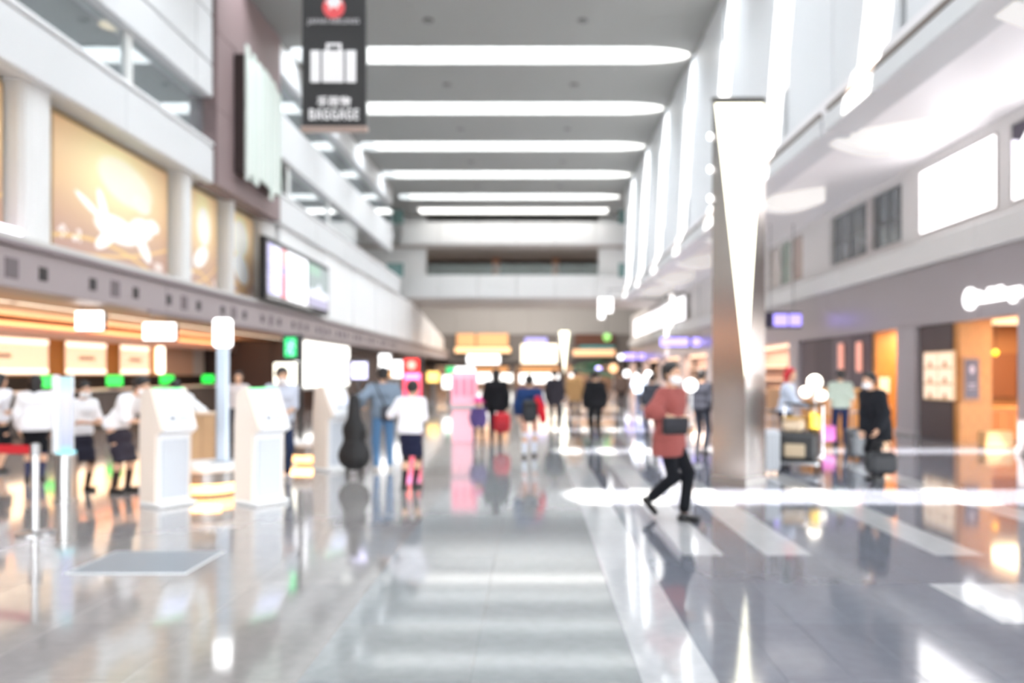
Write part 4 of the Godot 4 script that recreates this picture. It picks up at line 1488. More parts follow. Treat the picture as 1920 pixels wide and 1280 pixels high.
	var o2 := S()
	box(o2, Vector3(0, 1.13, 0), Vector3(1.22, 0.06, 0.68), 0.02)
	obj("top", o2, M("e2a868", 0.4), os)
	for k in 4:
		var op := S()
		box(op, Vector3(-0.42 + k * 0.28, 0.56, 0.308), Vector3(0.25, 0.98, 0.02), 0.006)
		obj("front_panel", op, M("d08a44", 0.5), os)
	# a floor lamp with globes behind the trolley
	var fz := 14.6
	var fl := thing("globe_lamp", "standing lamp with bright white globes behind the loaded trolley", "lamp", Vector3(X(1528, fz), 0, -fz))
	var fp := S()
	lathe(fp, Vector3.ZERO, [Vector2(0.16, 0), Vector2(0.16, 0.02), Vector2(0.02, 0.04), Vector2(0.02, 1.2)], 20)
	tube(fp, Vector3(0, 1.0, 0), Vector3(-0.14, 1.1, 0), 0.012, 0.012, 8)
	tube(fp, Vector3(0, 0.9, 0), Vector3(0.1, 1.02, 0), 0.012, 0.012, 8)
	obj("stem", fp, M("cccccc", 0.2, 0.9), fl)
	for v: Array in [[Vector3(0.0, 1.34, 0), 0.13], [Vector3(-0.18, 1.16, 0.02), 0.1], [Vector3(0.12, 1.1, 0.02), 0.09]]:
		var s := S()
		ball(s, v[0], Vector3.ONE * v[1], 18)
		obj("globe", s, M("fff8ea", 0.4, 0, 2.2), fl)
	build_shops()

func build_shops() -> void:
	var w := setting("wall_shops", "shopfronts with orange wood, dark panels and grey piers under the right fascia", "wall")
	var wood := grain("d8924c", 0.45, 0.25, Vector3(4.0, 0.4, 4.0))
	var brown := M("4b3b3a", 0.5)
	var grey := M("a8a1a4", 0.3, 0.35)
	# first shop
	var a := S()
	bx(a, 9.25, 9.95, 0, 2.9, 17.36, 17.6)
	obj("side_panel", a, wood, w)
	var b := S()
	bx(b, 13.5, 13.8, 0, 2.9, 14, 21)
	bx(b, 9.95, 13.6, 0, 2.9, 20.0, 20.1)
	obj("back_wall", b, M("a06a40", 0.6), w)
	for k in 5:
		var st := S()
		bx(st, 9.98 + k * 0.7, 9.98 + k * 0.7 + 0.66, 0.9, 2.0, 19.92, 20.0, 0.01)
		obj("wall_panel", st, M("865030", 0.5), w)
	var c := S()
	bx(c, 9.2, 14.8, 2.72, 2.9, -7, 20)
	obj("shop_ceiling", c, M("f0c79c", 0.6), w)
	ceiling_light("shop_light", w, Vector3(11.4, 2.65, -17.2), Vector2(2.4, 4.0), Color(1, 0.88, 0.7), 18.0)
	var cl := S()
	bx(cl, 9.6, 9.72, 2.66, 2.72, 15.1, 17.3)
	obj("cornice_light", cl, M("ffd2a0", 0.5, 0, 1.2), w)
	# piers
	for v: Array in [[14.4, 15.05], [19.1, 20.06], [27.6, 28.5], [34.0, 34.9], [41.0, 42.0], [49.0, 50.0], [57.0, 58.2], [66.0, 67.2], [75.0, 76.2]]:
		var st := S()
		bx(st, 9.1, 9.6, 0, 2.62, v[0], v[1], 0.02)
		obj("pier", st, grey, w)
		var ft := S()
		bx(ft, 9.07, 9.63, 0, 0.12, v[0] - 0.03, v[1] + 0.03, 0.01)
		obj("pier_foot", ft, M("b5b0b0", 0.3, 0.6), w)
	# brown panel between shop and pier
	var d := S()
	bx(d, 9.22, 9.6, 0, 2.62, 17.62, 19.1, 0.01)
	obj("brown_panel", d, brown, w)
	# second shop: orange wall seen through its door
	var e := S()
	bx(e, 9.3, 13.6, 0, 2.9, 21.7, 21.9)
	obj("side_panel", e, wood, w)
	var e2 := S()
	bx(e2, 13.5, 13.8, 0, 2.9, 20.1, 60)
	obj("back_wall", e2, M("6d5a52", 0.6), w)
	var e3 := S()
	bx(e3, 9.2, 13.8, 2.72, 2.9, 20.1, 76)
	obj("shop_ceiling", e3, M("b9a79c", 0.6), w)
	ceiling_light("shop_light", w, Vector3(10.6, 2.65, -20.9), Vector2(1.6, 1.2), Color(1, 0.88, 0.7), 13.0)
	# dark wall with two pink upright lamps
	for k in 4:
		var st := S()
		bx(st, 9.24, 9.6, 0, 2.62, 21.9 + k * 1.425, 21.9 + k * 1.425 + 1.41, 0.01)
		obj("brown_panel", st, M(["54464a", "6a5c5f", "4b3d3e", "57484a"][k], 0.45), w)
	for v: Array in [[1612.0, "pink upright wall lamp on the dark wall, nearer the orange doorway"], [1578.0, "pink upright wall lamp on the dark wall, further from the orange doorway"]]:
		var z: float = 1500.0 * 9.2 / (v[0] - 1000.0)
		var l := thing("wall_lamp", v[1], "lamp", Vector3(9.24, 1.55, -z), -90, "pink wall lamps")
		var s := S()
		box(s, Vector3(0, 0.42, 0.06), Vector3(0.3, 0.84, 0.08), 0.03)
		obj("shade", s, M("e8a08c", 0.5, 0, 0.45), l)
		var s2 := S()
		box(s2, Vector3(0, 0.42, 0.01), Vector3(0.36, 0.92, 0.03), 0.01)
		obj("backplate", s2, M("6a5654", 0.5), l)
	# further shops: dim interiors with shelves and lamps
	for k in 6:
		var z0: float = [28.5, 34.9, 42.0, 50.0, 58.2, 67.2][k]
		var z1: float = [34.0, 41.0, 49.0, 57.0, 66.0, 75.0][k]
		var st := S()
		bx(st, 11.6, 11.8, 0, 2.72, z0, z1)
		obj("shop_wall", st, M(["5b4a46", "7d6258", "8b7068", "77605a", "8a7a72", "7d6a60"][k], 0.6), w)
		var cn := S()
		bx(cn, 9.4, 9.9, 0, 0.95, z0 + 0.6, z1 - 1.8, 0.02)
		obj("shop_counter", cn, M(["b88a60", "cfc6bd", "d8d4d0", "b9a08c", "cfc6bd", "d8c0a8"][k], 0.5), w)
		for j in 3:
			var sh := S()
			bx(sh, 11.2, 11.6, 0.6 + j * 0.6, 0.64 + j * 0.6, z0 + 0.3, z1 - 0.3)
			obj("shelf", sh, M("d8c9bc", 0.5), w)
		ceiling_light("shop_light", w, Vector3(10.6, 2.6, -(z0 + z1) / 2), Vector2(1.2, z1 - z0 - 1.0), Color(1, 0.88, 0.78), 30.0)
	# lettering and round emblem on the grey fascia
	var sg := thing("shop_sign", "white lit shop name with a round emblem on the grey fascia", "sign", Vector3(9.15, 0, -16.0), -90)
	var white := M("ffffff", 0.4, 0, 1.5)
	var em := S()
	tube(em, Vector3(-0.72, 3.06, 0.0), Vector3(-0.72, 3.06, 0.05), 0.23, 0.23, 28)
	obj("emblem", em, white, sg)
	words("Buildings", 0.27, Vector3(0.27, 3.06, 0.03), white, sg, "shop_lettering", 0, 0.05)
	# menu board with cream cards
	var mb := thing("menu_board", "lit menu board of cream cards on the brown shop panel", "menu board", Vector3(9.2, 1.45, -18.1), -90)
	var m1 := S()
	box(m1, Vector3(0, 0, 0.02), Vector3(1.36, 1.1, 0.05), 0.01)
	obj("board", m1, M("d8b48e", 0.5, 0, 0.25), mb)
	for r in 3:
		for q in 2:
			var cd := S()
			box(cd, Vector3(-0.33 + q * 0.66, 0.36 - r * 0.36, 0.05), Vector3(0.6, 0.3, 0.02), 0.008)
			obj("card", cd, M("fbe3c6", 0.5, 0, 0.3), mb.get_node("board"))
			var dt := S()
			tube(dt, Vector3(-0.33 + q * 0.66, 0.26 - r * 0.36, 0.06), Vector3(-0.33 + q * 0.66, 0.26 - r * 0.36, 0.066), 0.07, 0.07, 14)
			obj("dish_picture", dt, M("c08a4c", 0.5), mb.get_node("board"))
	# framed notice by the door
	var fz := 17.3
	var fn := thing("framed_notice", "dark framed notice with a pale figure on the orange door wall", "notice", Vector3(X(1823, fz), Y(710, fz), -17.36))
	var f1 := S()
	box(f1, Vector3(0, 0, 0.02), Vector3(0.38, 0.96, 0.04), 0.012)
	obj("frame", f1, M("a9795a", 0.5), fn)
	var f2 := S()
	box(f2, Vector3(0, 0, 0.042), Vector3(0.29, 0.84, 0.012), 0.004)
	obj("sheet", f2, M("4a4152", 0.4), fn.get_node("frame"))
	var f3 := S()
	ball(f3, Vector3(0, 0.2, 0.05), Vector3(0.06, 0.1, 0.008), 12)
	box(f3, Vector3(0, -0.12, 0.05), Vector3(0.16, 0.03, 0.006))
	box(f3, Vector3(0, -0.2, 0.05), Vector3(0.18, 0.02, 0.006))
	obj("pale_print", f3, M("b9aabb", 0.5), fn)
	# pendant lamp and counter in the first shop
	var pz := 18.2
	var pd := thing("pendant_lamp", "small amber pendant lamp hanging in the orange shop", "lamp", Vector3(X(1866, pz), Y(661, pz), -pz))
	var p1 := S()
	ball(p1, Vector3.ZERO, Vector3(0.07, 0.07, 0.07), 16)
	obj("bulb", p1, M("ffb02a", 0.4, 0, 2.6), pd)
	var p2 := S()
	tube(p2, Vector3(0, 0.05, 0), Vector3(0, 2.72 - Y(661, pz), 0), 0.008, 0.008, 8)
	obj("cord", p2, M("2a1a10", 0.6), pd)
	var sc := thing("shop_counter", "orange wooden counter inside the shop under the pendant lamp", "counter", Vector3(10.35, 0, -17.9))
	var s1 := S()
	box(s1, Vector3(0, 0.36, 0), Vector3(0.95, 0.7, 0.5), 0.015)
	obj("body", s1, wood, sc)
	var s2 := S()
	box(s2, Vector3(0, 0.73, 0), Vector3(1.02, 0.05, 0.58), 0.015)
	obj("top", s2, M("d98a3c", 0.4), sc)
	for k in 3:
		var pn := S()
		box(pn, Vector3(-0.31 + k * 0.31, 0.36, 0.258), Vector3(0.28, 0.6, 0.02), 0.006)
		obj("front_panel", pn, M("c5742c", 0.5), sc)
	# low cream crate by the doorway
	var cr := thing("crate", "low pale crate on the floor in front of the orange shop", "crate", Vector3(X(1866, 16.2), 0, -16.2))
	var c1 := S()
	box(c1, Vector3(0, 0.17, 0), Vector3(0.52, 0.34, 0.36), 0.015)
	obj("body", c1, M("b98c5c", 0.6), cr)
	for k in 3:
		var sl := S()
		box(sl, Vector3(0, 0.07 + k * 0.1, 0.186), Vector3(0.5, 0.07, 0.014), 0.004)
		obj("slat", sl, M("cda77a", 0.6), cr)
	# cream menu cards standing in the second doorway
	for v: Array in [[1660.0, 722.0, "cream notice, the upper of two on the orange wall of the second doorway"], [1661.0, 775.0, "cream notice, the lower of two on the orange wall of the second doorway"]]:
		var nt := thing("wall_notice", v[2], "notice", Vector3(X(v[0], 21.6), Y(v[1], 21.6), -21.7))
		var n1 := S()
		box(n1, Vector3(0, 0, 0.02), Vector3(0.34, 0.5, 0.03), 0.008)
		obj("board", n1, M("a8602c", 0.5), nt)
		var n2 := S()
		box(n2, Vector3(0, 0, 0.04), Vector3(0.28, 0.42, 0.012), 0.004)
		obj("sheet", n2, M("f3dcbc", 0.5, 0, 0.3), nt.get_node("board"))

# ------------------------------------------------------------------ people
# Surface nets over the smooth union of tapered capsules [a, b, ra, rb]; planes keep the side they point to.
func nets(caps: Array, cell: float, k: float, planes: Array = []) -> Array:
	var lo := Vector3.ONE * 1e6
	var hi := -lo
	for c: Array in caps:
		var r := Vector3.ONE * maxf(c[2], c[3])
		lo = lo.min((c[0] as Vector3).min(c[1]) - r)
		hi = hi.max((c[0] as Vector3).max(c[1]) + r)
	lo -= Vector3.ONE * cell * 2.5
	hi += Vector3.ONE * cell * 2.5
	var nx := int((hi.x - lo.x) / cell) + 2
	var ny := int((hi.y - lo.y) / cell) + 2
	var nz := int((hi.z - lo.z) / cell) + 2
	var f := PackedFloat32Array()
	f.resize(nx * ny * nz)
	f.fill(1.0)
	for c: Array in caps:
		var a: Vector3 = c[0]
		var ba: Vector3 = c[1] - a
		var l2 := maxf(ba.length_squared(), 1e-9)
		var ra: float = c[2]
		var dr: float = c[3] - ra
		var m := Vector3.ONE * (maxf(c[2], c[3]) + k + cell * 2.0)
		var p0 := (((c[0] as Vector3).min(c[1]) - m - lo) / cell).floor()
		var p1 := (((c[0] as Vector3).max(c[1]) + m - lo) / cell).ceil()
		var x0 := maxi(int(p0.x), 0)
		var x1 := mini(int(p1.x), nx - 1)
		for z in range(maxi(int(p0.z), 0), mini(int(p1.z), nz - 1) + 1):
			for y in range(maxi(int(p0.y), 0), mini(int(p1.y), ny - 1) + 1):
				var i := (z * ny + y) * nx + x0
				var q := Vector3(lo.x + x0 * cell, lo.y + y * cell, lo.z + z * cell) - a
				for x in range(x0, x1 + 1):
					var t := clampf(q.dot(ba) / l2, 0.0, 1.0)
					var d := (q - ba * t).length() - ra - dr * t
					var o := f[i]
					var h := k - absf(o - d)
					f[i] = (minf(o, d) - h * h / (4.0 * k)) if h > 0.0 else minf(o, d)
					i += 1
					q.x += cell
	for pl: Plane in planes:
		for z in nz:
			for y in ny:
				var i := (z * ny + y) * nx
				for x in nx:
					f[i] = maxf(f[i], -pl.distance_to(Vector3(lo.x + x * cell, lo.y + y * cell, lo.z + z * cell)))
					i += 1
	var verts := PackedVector3Array()
	var idx := PackedInt32Array()
	var at_cell := PackedInt32Array()
	at_cell.resize(nx * ny * nz)
	at_cell.fill(-1)
	var sx := 1
	var sy := nx
	var sz := nx * ny
	var far := cell * 2.2
	for z in nz - 1:
		for y in ny - 1:
			var i := (z * ny + y) * nx - 1
			for x in nx - 1:
				i += 1
				var v0 := f[i]
				if v0 > far or v0 < -far: continue
				var v := [v0, f[i + 1], f[i + sy], f[i + sy + 1], f[i + sz], f[i + sz + 1], f[i + sz + sy], f[i + sz + sy + 1]]
				var neg := 0
				for s: float in v:
					if s < 0.0: neg += 1
				if neg == 0 or neg == 8: continue
				var sum := Vector3.ZERO
				var cnt := 0
				for e in 12:
					var ia: int = EDGE_A[e]
					var ib: int = EDGE_B[e]
					var fa: float = v[ia]
					var fb: float = v[ib]
					if (fa < 0.0) != (fb < 0.0):
						var t := fa / (fa - fb)
						var pa := Vector3(ia & 1, (ia >> 1) & 1, ia >> 2)
						var pb := Vector3(ib & 1, (ib >> 1) & 1, ib >> 2)
						sum += pa.lerp(pb, t)
						cnt += 1
				at_cell[i] = verts.size()
				verts.append(lo + (Vector3(x, y, z) + sum / cnt) * cell)
	for z in range(1, nz - 1):
		for y in range(1, ny - 1):
			for x in range(1, nx - 1):
				var i := (z * ny + y) * nx + x
				if at_cell[i] < 0: continue
				var s0 := f[i] < 0.0
				if s0 != (f[i + sx] < 0.0): _net_quad(idx, at_cell, i, i - sy, i - sy - sz, i - sz, s0)
				if s0 != (f[i + sy] < 0.0): _net_quad(idx, at_cell, i, i - sz, i - sz - sx, i - sx, s0)
				if s0 != (f[i + sz] < 0.0): _net_quad(idx, at_cell, i, i - sx, i - sx - sy, i - sy, s0)
	var nrm := PackedVector3Array()
	nrm.resize(verts.size())
	for t in idx.size() / 3:
		var a := verts[idx[t * 3]]
		var n := (verts[idx[t * 3 + 2]] - a).cross(verts[idx[t * 3 + 1]] - a)
		for j in 3: nrm[idx[t * 3 + j]] += n
	for j in nrm.size(): nrm[j] = nrm[j].normalized()
	return [verts, nrm, idx]

const EDGE_A := [0, 2, 4, 6, 0, 1, 4, 5, 0, 1, 2, 3]
const EDGE_B := [1, 3, 5, 7, 2, 3, 6, 7, 4, 5, 6, 7]

func _net_quad(idx: PackedInt32Array, c: PackedInt32Array, a: int, b: int, d: int, e: int, flip: bool) -> void:
	if c[a] < 0 or c[b] < 0 or c[d] < 0 or c[e] < 0: return
	# clockwise seen from outside
	if flip: idx.append_array(PackedInt32Array([c[a], c[d], c[b], c[a], c[e], c[d]]))
	else: idx.append_array(PackedInt32Array([c[a], c[b], c[d], c[a], c[d], c[e]]))

func join(parts: Array) -> Array:     # parts: [[verts, normals, indices], transform, mirrored]
	var v := PackedVector3Array()
	var n := PackedVector3Array()
	var ix := PackedInt32Array()
	for p: Array in parts:
		var o := v.size()
		var t: Transform3D = p[1]
		v.append_array(t * (p[0][0] as PackedVector3Array))
		var q := t.basis.orthonormalized()
		for m: Vector3 in p[0][1]: n.append((q * m) if t.basis.determinant() > 0 else (t.basis * m).normalized())
		var src: PackedInt32Array = p[0][2]
		for k in src.size() / 3:
			if t.basis.determinant() > 0: ix.append_array(PackedInt32Array([src[k * 3] + o, src[k * 3 + 1] + o, src[k * 3 + 2] + o]))
			else: ix.append_array(PackedInt32Array([src[k * 3] + o, src[k * 3 + 2] + o, src[k * 3 + 1] + o]))
	return [v, n, ix]

func solid(a: Array, scale := Vector3.ONE) -> ArrayMesh:
	var m := ArrayMesh.new()
	if a[0].is_empty(): return m
	var arr := []
	arr.resize(Mesh.ARRAY_MAX)
	var v: PackedVector3Array = a[0]
	var n: PackedVector3Array = a[1]
	if scale != Vector3.ONE:
		for i in v.size():
			v[i] *= scale
			n[i] = (n[i] / scale).normalized()
	arr[Mesh.ARRAY_VERTEX] = v
	arr[Mesh.ARRAY_NORMAL] = n
	arr[Mesh.ARRAY_INDEX] = a[2]
	m.add_surface_from_arrays(Mesh.PRIMITIVE_TRIANGLES, arr)
	return m

func limb(a: Vector3, t: Vector3, l1: float, l2: float, pole: Vector3) -> Array:   # middle joint and reached end
	var d := t - a
	var len := minf(d.length(), (l1 + l2) * 0.995)
	var dir := d.normalized()
	var x := (len * len + l1 * l1 - l2 * l2) / (2.0 * len)
	var h := sqrt(maxf(0.0, l1 * l1 - x * x))
	var side := (pole - dir * pole.dot(dir)).normalized()
	return [a + dir * x + side * h, a + dir * len]

func templates() -> void:
	# head: origin where the skull meets the neck axis, facing +z; hand: wrist at the origin, fingers towards -y, palm facing +z, thumb on +x
	var h := [
		[Vector3(0, 0.045, -0.025), Vector3(0, 0.045, 0.015), 0.078, 0.074], [Vector3(0, 0.0, 0.0), Vector3(0, -0.02, 0.03), 0.07, 0.058], [Vector3(-0.02, -0.075, 0.052), Vector3(0.02, -0.075, 0.052), 0.03, 0.03],
		[Vector3(0, 0.012, 0.085), Vector3(0, -0.022, 0.104), 0.009, 0.014], [Vector3(-0.012, -0.026, 0.092), Vector3(0.012, -0.026, 0.092), 0.011, 0.011],
		[Vector3(-0.034, 0.03, 0.08), Vector3(0.034, 0.03, 0.08), 0.011, 0.011], [Vector3(-0.017, -0.056, 0.085), Vector3(0.017, -0.056, 0.085), 0.008, 0.008],
		[Vector3(0.079, 0.012, -0.008), Vector3(0.074, -0.02, -0.002), 0.016, 0.011], [Vector3(-0.079, 0.012, -0.008), Vector3(-0.074, -0.02, -0.002), 0.016, 0.011],
		[Vector3(0.045, -0.012, 0.055), Vector3(0.04, -0.02, 0.05), 0.03, 0.03], [Vector3(-0.045, -0.012, 0.055), Vector3(-0.04, -0.02, 0.05), 0.03, 0.03],
	]
	head_shape = nets(h, 0.0065, 0.018)
	var p := []
	for k in 4:
		var x := 0.027 - 0.018 * k
		p.append([Vector3(x * 0.7, -0.012, 0), Vector3(x, -0.088, 0), 0.014, 0.0125])
		var l: float = [0.04, 0.045, 0.042, 0.032][k]
		var a := Vector3(x, -0.09, 0.0)
		var bend := 0.35
		for j in 3:
			var seg: float = [1.0, 0.7, 0.55][j]
			var b := a + Vector3(x * 0.08, -cos(bend), sin(bend)) * l * seg
			p.append([a, b, [0.0095, 0.0088, 0.008][j], [0.0088, 0.008, 0.007][j]])
			a = b
			bend += 0.45
	p.append([Vector3(0.02, -0.025, 0.005), Vector3(0.045, -0.055, 0.018), 0.014, 0.0115])
	p.append([Vector3(0.045, -0.055, 0.018), Vector3(0.056, -0.085, 0.03), 0.011, 0.0095])
	p.append([Vector3(0.056, -0.085, 0.03), Vector3(0.054, -0.108, 0.042), 0.0095, 0.008])
	p.append([Vector3(0, 0.03, 0), Vector3(0, -0.015, 0), 0.026, 0.02])
	hand_shape = nets(p, 0.005, 0.008)

func cloth(hex: String) -> StandardMaterial3D:
	var m := M(hex, 0.85, 0.0, 0.0, 0.3)
	m.rim_enabled = true
	m.rim = 0.2
	return m

# o: h, yaw, lean, twist, head_yaw, head_pitch, foot_l, foot_r (world offsets right/forward of the feet, seen from the camera), hand_l, hand_r (world offsets), and clothes
func person(label: String, pos: Vector3, o: Dictionary) -> Node3D:
	var root := thing("person", label, "person", pos, 0)
	if o.has("group"): root.set_meta("group", o.group)
	var s: float = o.get("h", 1.68) / 1.7
	var yaw := deg_to_rad(o.get("yaw", 0.0))
	var face := Basis(Vector3.UP, yaw)
	var inv := face.inverse()
	var cell: float = o.get("cell", 0.02)
	var lean := deg_to_rad(o.get("lean", 2.0))
	var u := Vector3(0, cos(lean), sin(lean))
	var wide: float = o.get("wide", 1.0)
	var fl: Vector3 = inv * o.foot_l if o.has("foot_l") else Vector3(0.09, 0, 0.02)
	var fr: Vector3 = inv * o.foot_r if o.has("foot_r") else Vector3(-0.09, 0, -0.03)
	var spread := absf(fl.z - fr.z)
	var pel := Vector3((fl.x + fr.x) / 2, s * (0.915 - 0.16 * spread * spread) - o.get("drop", 0.0), (fl.z + fr.z) / 2 - sin(lean) * 0.16)
	var neck := pel + u * 0.49 * s
	var ul := Vector3(0, cos(lean * 0.9 + o.get("nod", 0.0)), sin(lean * 0.9 + o.get("nod", 0.0)))
	var head := neck + ul * 0.145 * s
	var J := {}
	for sg: float in [1.0, -1.0]:
		var n := "l" if sg > 0 else "r"
		var sh := pel + u * 0.415 * s + Vector3(sg * 0.165 * s * wide, 0, 0)
		var hip := pel + Vector3(sg * 0.088 * s, -0.02 * s, 0)
		var foot := fl if sg > 0 else fr
		var pitch: float = o.get("heel_" + n, 0.0)
		var ankle := foot + Vector3(0, 0.075 * s + 0.13 * sin(pitch), -0.04 * s)
		var leg := limb(hip, ankle, 0.43 * s, 0.42 * s, Vector3(sg * 0.12, 0, 1))
		var hand: Vector3 = (inv * (o["hand_" + n] as Vector3)) if o.has("hand_" + n) else sh + Vector3(sg * 0.07, -0.5, 0.06) * s
		var arm := limb(sh, hand, 0.275 * s, 0.25 * s, o.get("elbow_" + n, Vector3(sg * 0.6, -0.3, -0.8)))
		J[n] = {"sh": sh, "hip": hip, "knee": leg[0], "ankle": leg[1], "elbow": arm[0], "wrist": arm[1], "toe": leg[1] + Basis(Vector3.RIGHT, pitch) * Vector3(sg * 0.02, -0.045, 0.15) * s, "heel": leg[1] + Basis(Vector3.RIGHT, pitch) * Vector3(0, -0.045, -0.03) * s}
	var torso := func(g: float) -> Array:
		var c := []
		var w := wide * s
		for n: String in ["l", "r"]: c.append([J[n].sh, pel + u * 0.452 * s + (J[n].sh - pel - u * 0.415 * s) * 0.22, 0.056 * s + g, 0.056 * s + g])
		c.append([pel + u * 0.33 * s + Vector3(0.085 * w, 0, 0.005), pel + u * 0.33 * s - Vector3(0.085 * w, 0, -0.005), 0.098 * s + g, 0.098 * s + g])
		c.append([pel + u * 0.16 * s + Vector3(0.06 * w, 0, 0), pel + u * 0.16 * s - Vector3(0.06 * w, 0, 0), 0.092 * s + g, 0.092 * s + g])
		c.append([pel + Vector3(0.075 * w, 0.01, 0), pel - Vector3(0.075 * w, -0.01, 0), 0.1 * s + g, 0.1 * s + g])
		return c
	# the body: one continuous skin, with head and hands
	var skin: Array = torso.call(-0.012)
	skin.append([pel + u * 0.4 * s, head - ul * 0.04 * s, 0.055 * s, 0.048 * s])
	for n: String in ["l", "r"]:
		var j: Dictionary = J[n]
		skin.append([j.hip, j.knee, 0.078 * s, 0.052 * s])
		skin.append([j.knee, j.knee.lerp(j.ankle, 0.3), 0.05 * s, 0.052 * s])
		skin.append([j.knee.lerp(j.ankle, 0.3), j.ankle, 0.052 * s, 0.034 * s])
		skin.append([j.heel, j.toe, 0.03 * s, 0.024 * s])
		skin.append([j.sh, j.elbow, 0.046 * s, 0.037 * s])
		skin.append([j.elbow, j.wrist, 0.037 * s, 0.026 * s])
	var hs: float = s * o.get("head_size", 1.0)
	var hb := face.inverse() * Basis(Vector3.UP, yaw + deg_to_rad(o.get("head_yaw", 0.0))) * Basis(Vector3.RIGHT, lean * 0.6 + o.get("nod", 0.0))
	var ht := Transform3D(hb.scaled(Vector3.ONE * hs), head)
	var parts := [[nets(skin, cell, 0.035), Transform3D(), false], [head_shape, ht, false]]
	for n: String in ["l", "r"]:
		var j: Dictionary = J[n]
		var dn: Vector3 = -(j.wrist - j.elbow).normalized()
		var zf := (Vector3(-0.7 if n == "l" else 0.7, 0, 0.7) - dn * dn.dot(Vector3(-0.7 if n == "l" else 0.7, 0, 0.7))).normalized()
		var xf := dn.cross(zf)
		if n == "l": xf = -xf
		# thumb forward: for both hands the thumb side looks towards +z of the body
		var q := Basis(xf, dn, zf)
		if (q.x.z < 0.0): q.x = -q.x
		parts.append([hand_shape, Transform3D(q.scaled(Vector3.ONE * s), j.wrist), false])
	var body := MeshInstance3D.new()
	body.mesh = solid(join(parts))
	var sm := M(o.get("skin", "d9ad90"), 0.55, 0.0, 0.0, 0.4)
	sm.subsurf_scatter_enabled = true
	sm.subsurf_scatter_strength = 0.15
	body.material_override = sm
	put("body", body, root)
	body.basis = face
	# hair
	var hc := [[Vector3(0, 0.055, -0.028), Vector3(0, 0.055, 0.01), 0.088, 0.085], [Vector3(0.05, 0.02, -0.03), Vector3(-0.05, 0.02, -0.03), 0.05, 0.05], [Vector3(0.03, -0.03, -0.05), Vector3(-0.03, -0.03, -0.05), 0.042, 0.042]]
	var style: String = o.get("hair", "short")
	if style == "bun": hc.append([Vector3(0, 0.03, -0.12), Vector3(0, 0.02, -0.13), 0.042, 0.038])
	if style == "long":
		hc.append([Vector3(0.05, 0.0, -0.04), Vector3(0.055, -0.16, -0.03), 0.05, 0.035])
		hc.append([Vector3(-0.05, 0.0, -0.04), Vector3(-0.055, -0.16, -0.03), 0.05, 0.035])
		hc.append([Vector3(0, 0.0, -0.07), Vector3(0, -0.17, -0.06), 0.055, 0.04])
	if style == "tail": hc.append([Vector3(0, 0.03, -0.1), Vector3(0, -0.14, -0.12), 0.035, 0.02])
	if style != "hat" and style != "bald":
		var hm := MeshInstance3D.new()
		hm.mesh = solid(nets(hc, 0.009, 0.03, [Plane(Vector3(0, 0.60, -0.80), -0.014), Plane(Vector3(0, 0.86, -0.5), -0.085 if style in ["short", "bun", "tail"] else -0.5)] if style != "long" else [Plane(Vector3(0, 0.45, -0.89), -0.02)]))
		hm.material_override = M(o.get("hair_color", "1c1716"), 0.5)
		put("hair", hm, root)
		hm.transform = Transform3D(face, Vector3.ZERO) * ht
	if style == "hat":
		var hat := S()
		lathe(hat, Vector3(0, 0.055, -0.01), [Vector2(0.17, -0.012), Vector2(0.172, 0.0), Vector2(0.104, 0.012), Vector2(0.1, 0.08), Vector2(0.07, 0.112), Vector2(0, 0.12)], 24)
		var hm2 := obj("hat", hat, cloth(o.get("hair_color", "e0559a")), root)
		hm2.transform = Transform3D(face, Vector3.ZERO) * ht
	if o.get("eyes", false):
		for x: float in [-0.031, 0.031]:
			var ey := S()
			ball(ey, Vector3(x, 0.014, 0.083), Vector3(0.012, 0.008, 0.007), 10)
			var em := obj("eye", ey, M("2a211e", 0.2), root)
			em.transform = Transform3D(face, Vector3.ZERO) * ht
	if o.get("mask", false):
		var mk := nets([[Vector3(-0.036, -0.05, 0.055), Vector3(0.036, -0.05, 0.055), 0.05, 0.05], [Vector3(0, -0.03, 0.075), Vector3(0, -0.03, 0.08), 0.036, 0.034]], 0.008, 0.02, [Plane(Vector3(0, 0.1, 1), 0.035), Plane(Vector3(0, -1, 0), -0.002), Plane(Vector3(0, 1, 0), -0.098)])
		var mm := MeshInstance3D.new()
		mm.mesh = solid(mk)
		mm.material_override = M("f3f3f3", 0.8)
		put("face_mask", mm, root)
		mm.transform = Transform3D(face, Vector3.ZERO) * ht
	# upper garment
	var hem: float = o.get("hem", -0.06)
	var top: Array = torso.call(o.get("loose", 0.012))
	var sl: float = o.get("sleeve", 1.0)      # 1 long, 0.5 to the elbow
	var tg: float = o.get("loose", 0.012)
	for n: String in ["l", "r"]:
		var j: Dictionary = J[n]
		top.append([j.sh, j.sh.lerp(j.elbow, clampf(sl * 2.0, 0.0, 1.0)), 0.052 * s + tg, 0.045 * s + tg])
		if sl > 0.5: top.append([j.elbow, j.elbow.lerp(j.wrist, (sl - 0.5) * 2.0 - 0.06), 0.044 * s + tg, 0.034 * s + tg])
	if hem < -0.1:
		for q: float in [0.35, 0.7, 1.0]:
			var hy := pel + Vector3(0, hem * s * q, 0)
			top.append([hy + Vector3(0.07 * wide * s, 0, 0), hy - Vector3(0.07 * wide * s, 0, 0), 0.115 * s + tg, 0.115 * s + tg])
	var tm := MeshInstance3D.new()
	tm.mesh = solid(nets(top, cell, 0.04, [Plane(Vector3.UP, pel.y + hem * s), Plane(-u, -(u.dot(neck + u * 0.012 * s)))]))
	tm.material_override = cloth(o.get("top", "ffffff"))
	put(o.get("top_name", "shirt"), tm, root)
	tm.basis = face
	# lower garment
	var bt: String = o.get("bottom_kind", "trousers")
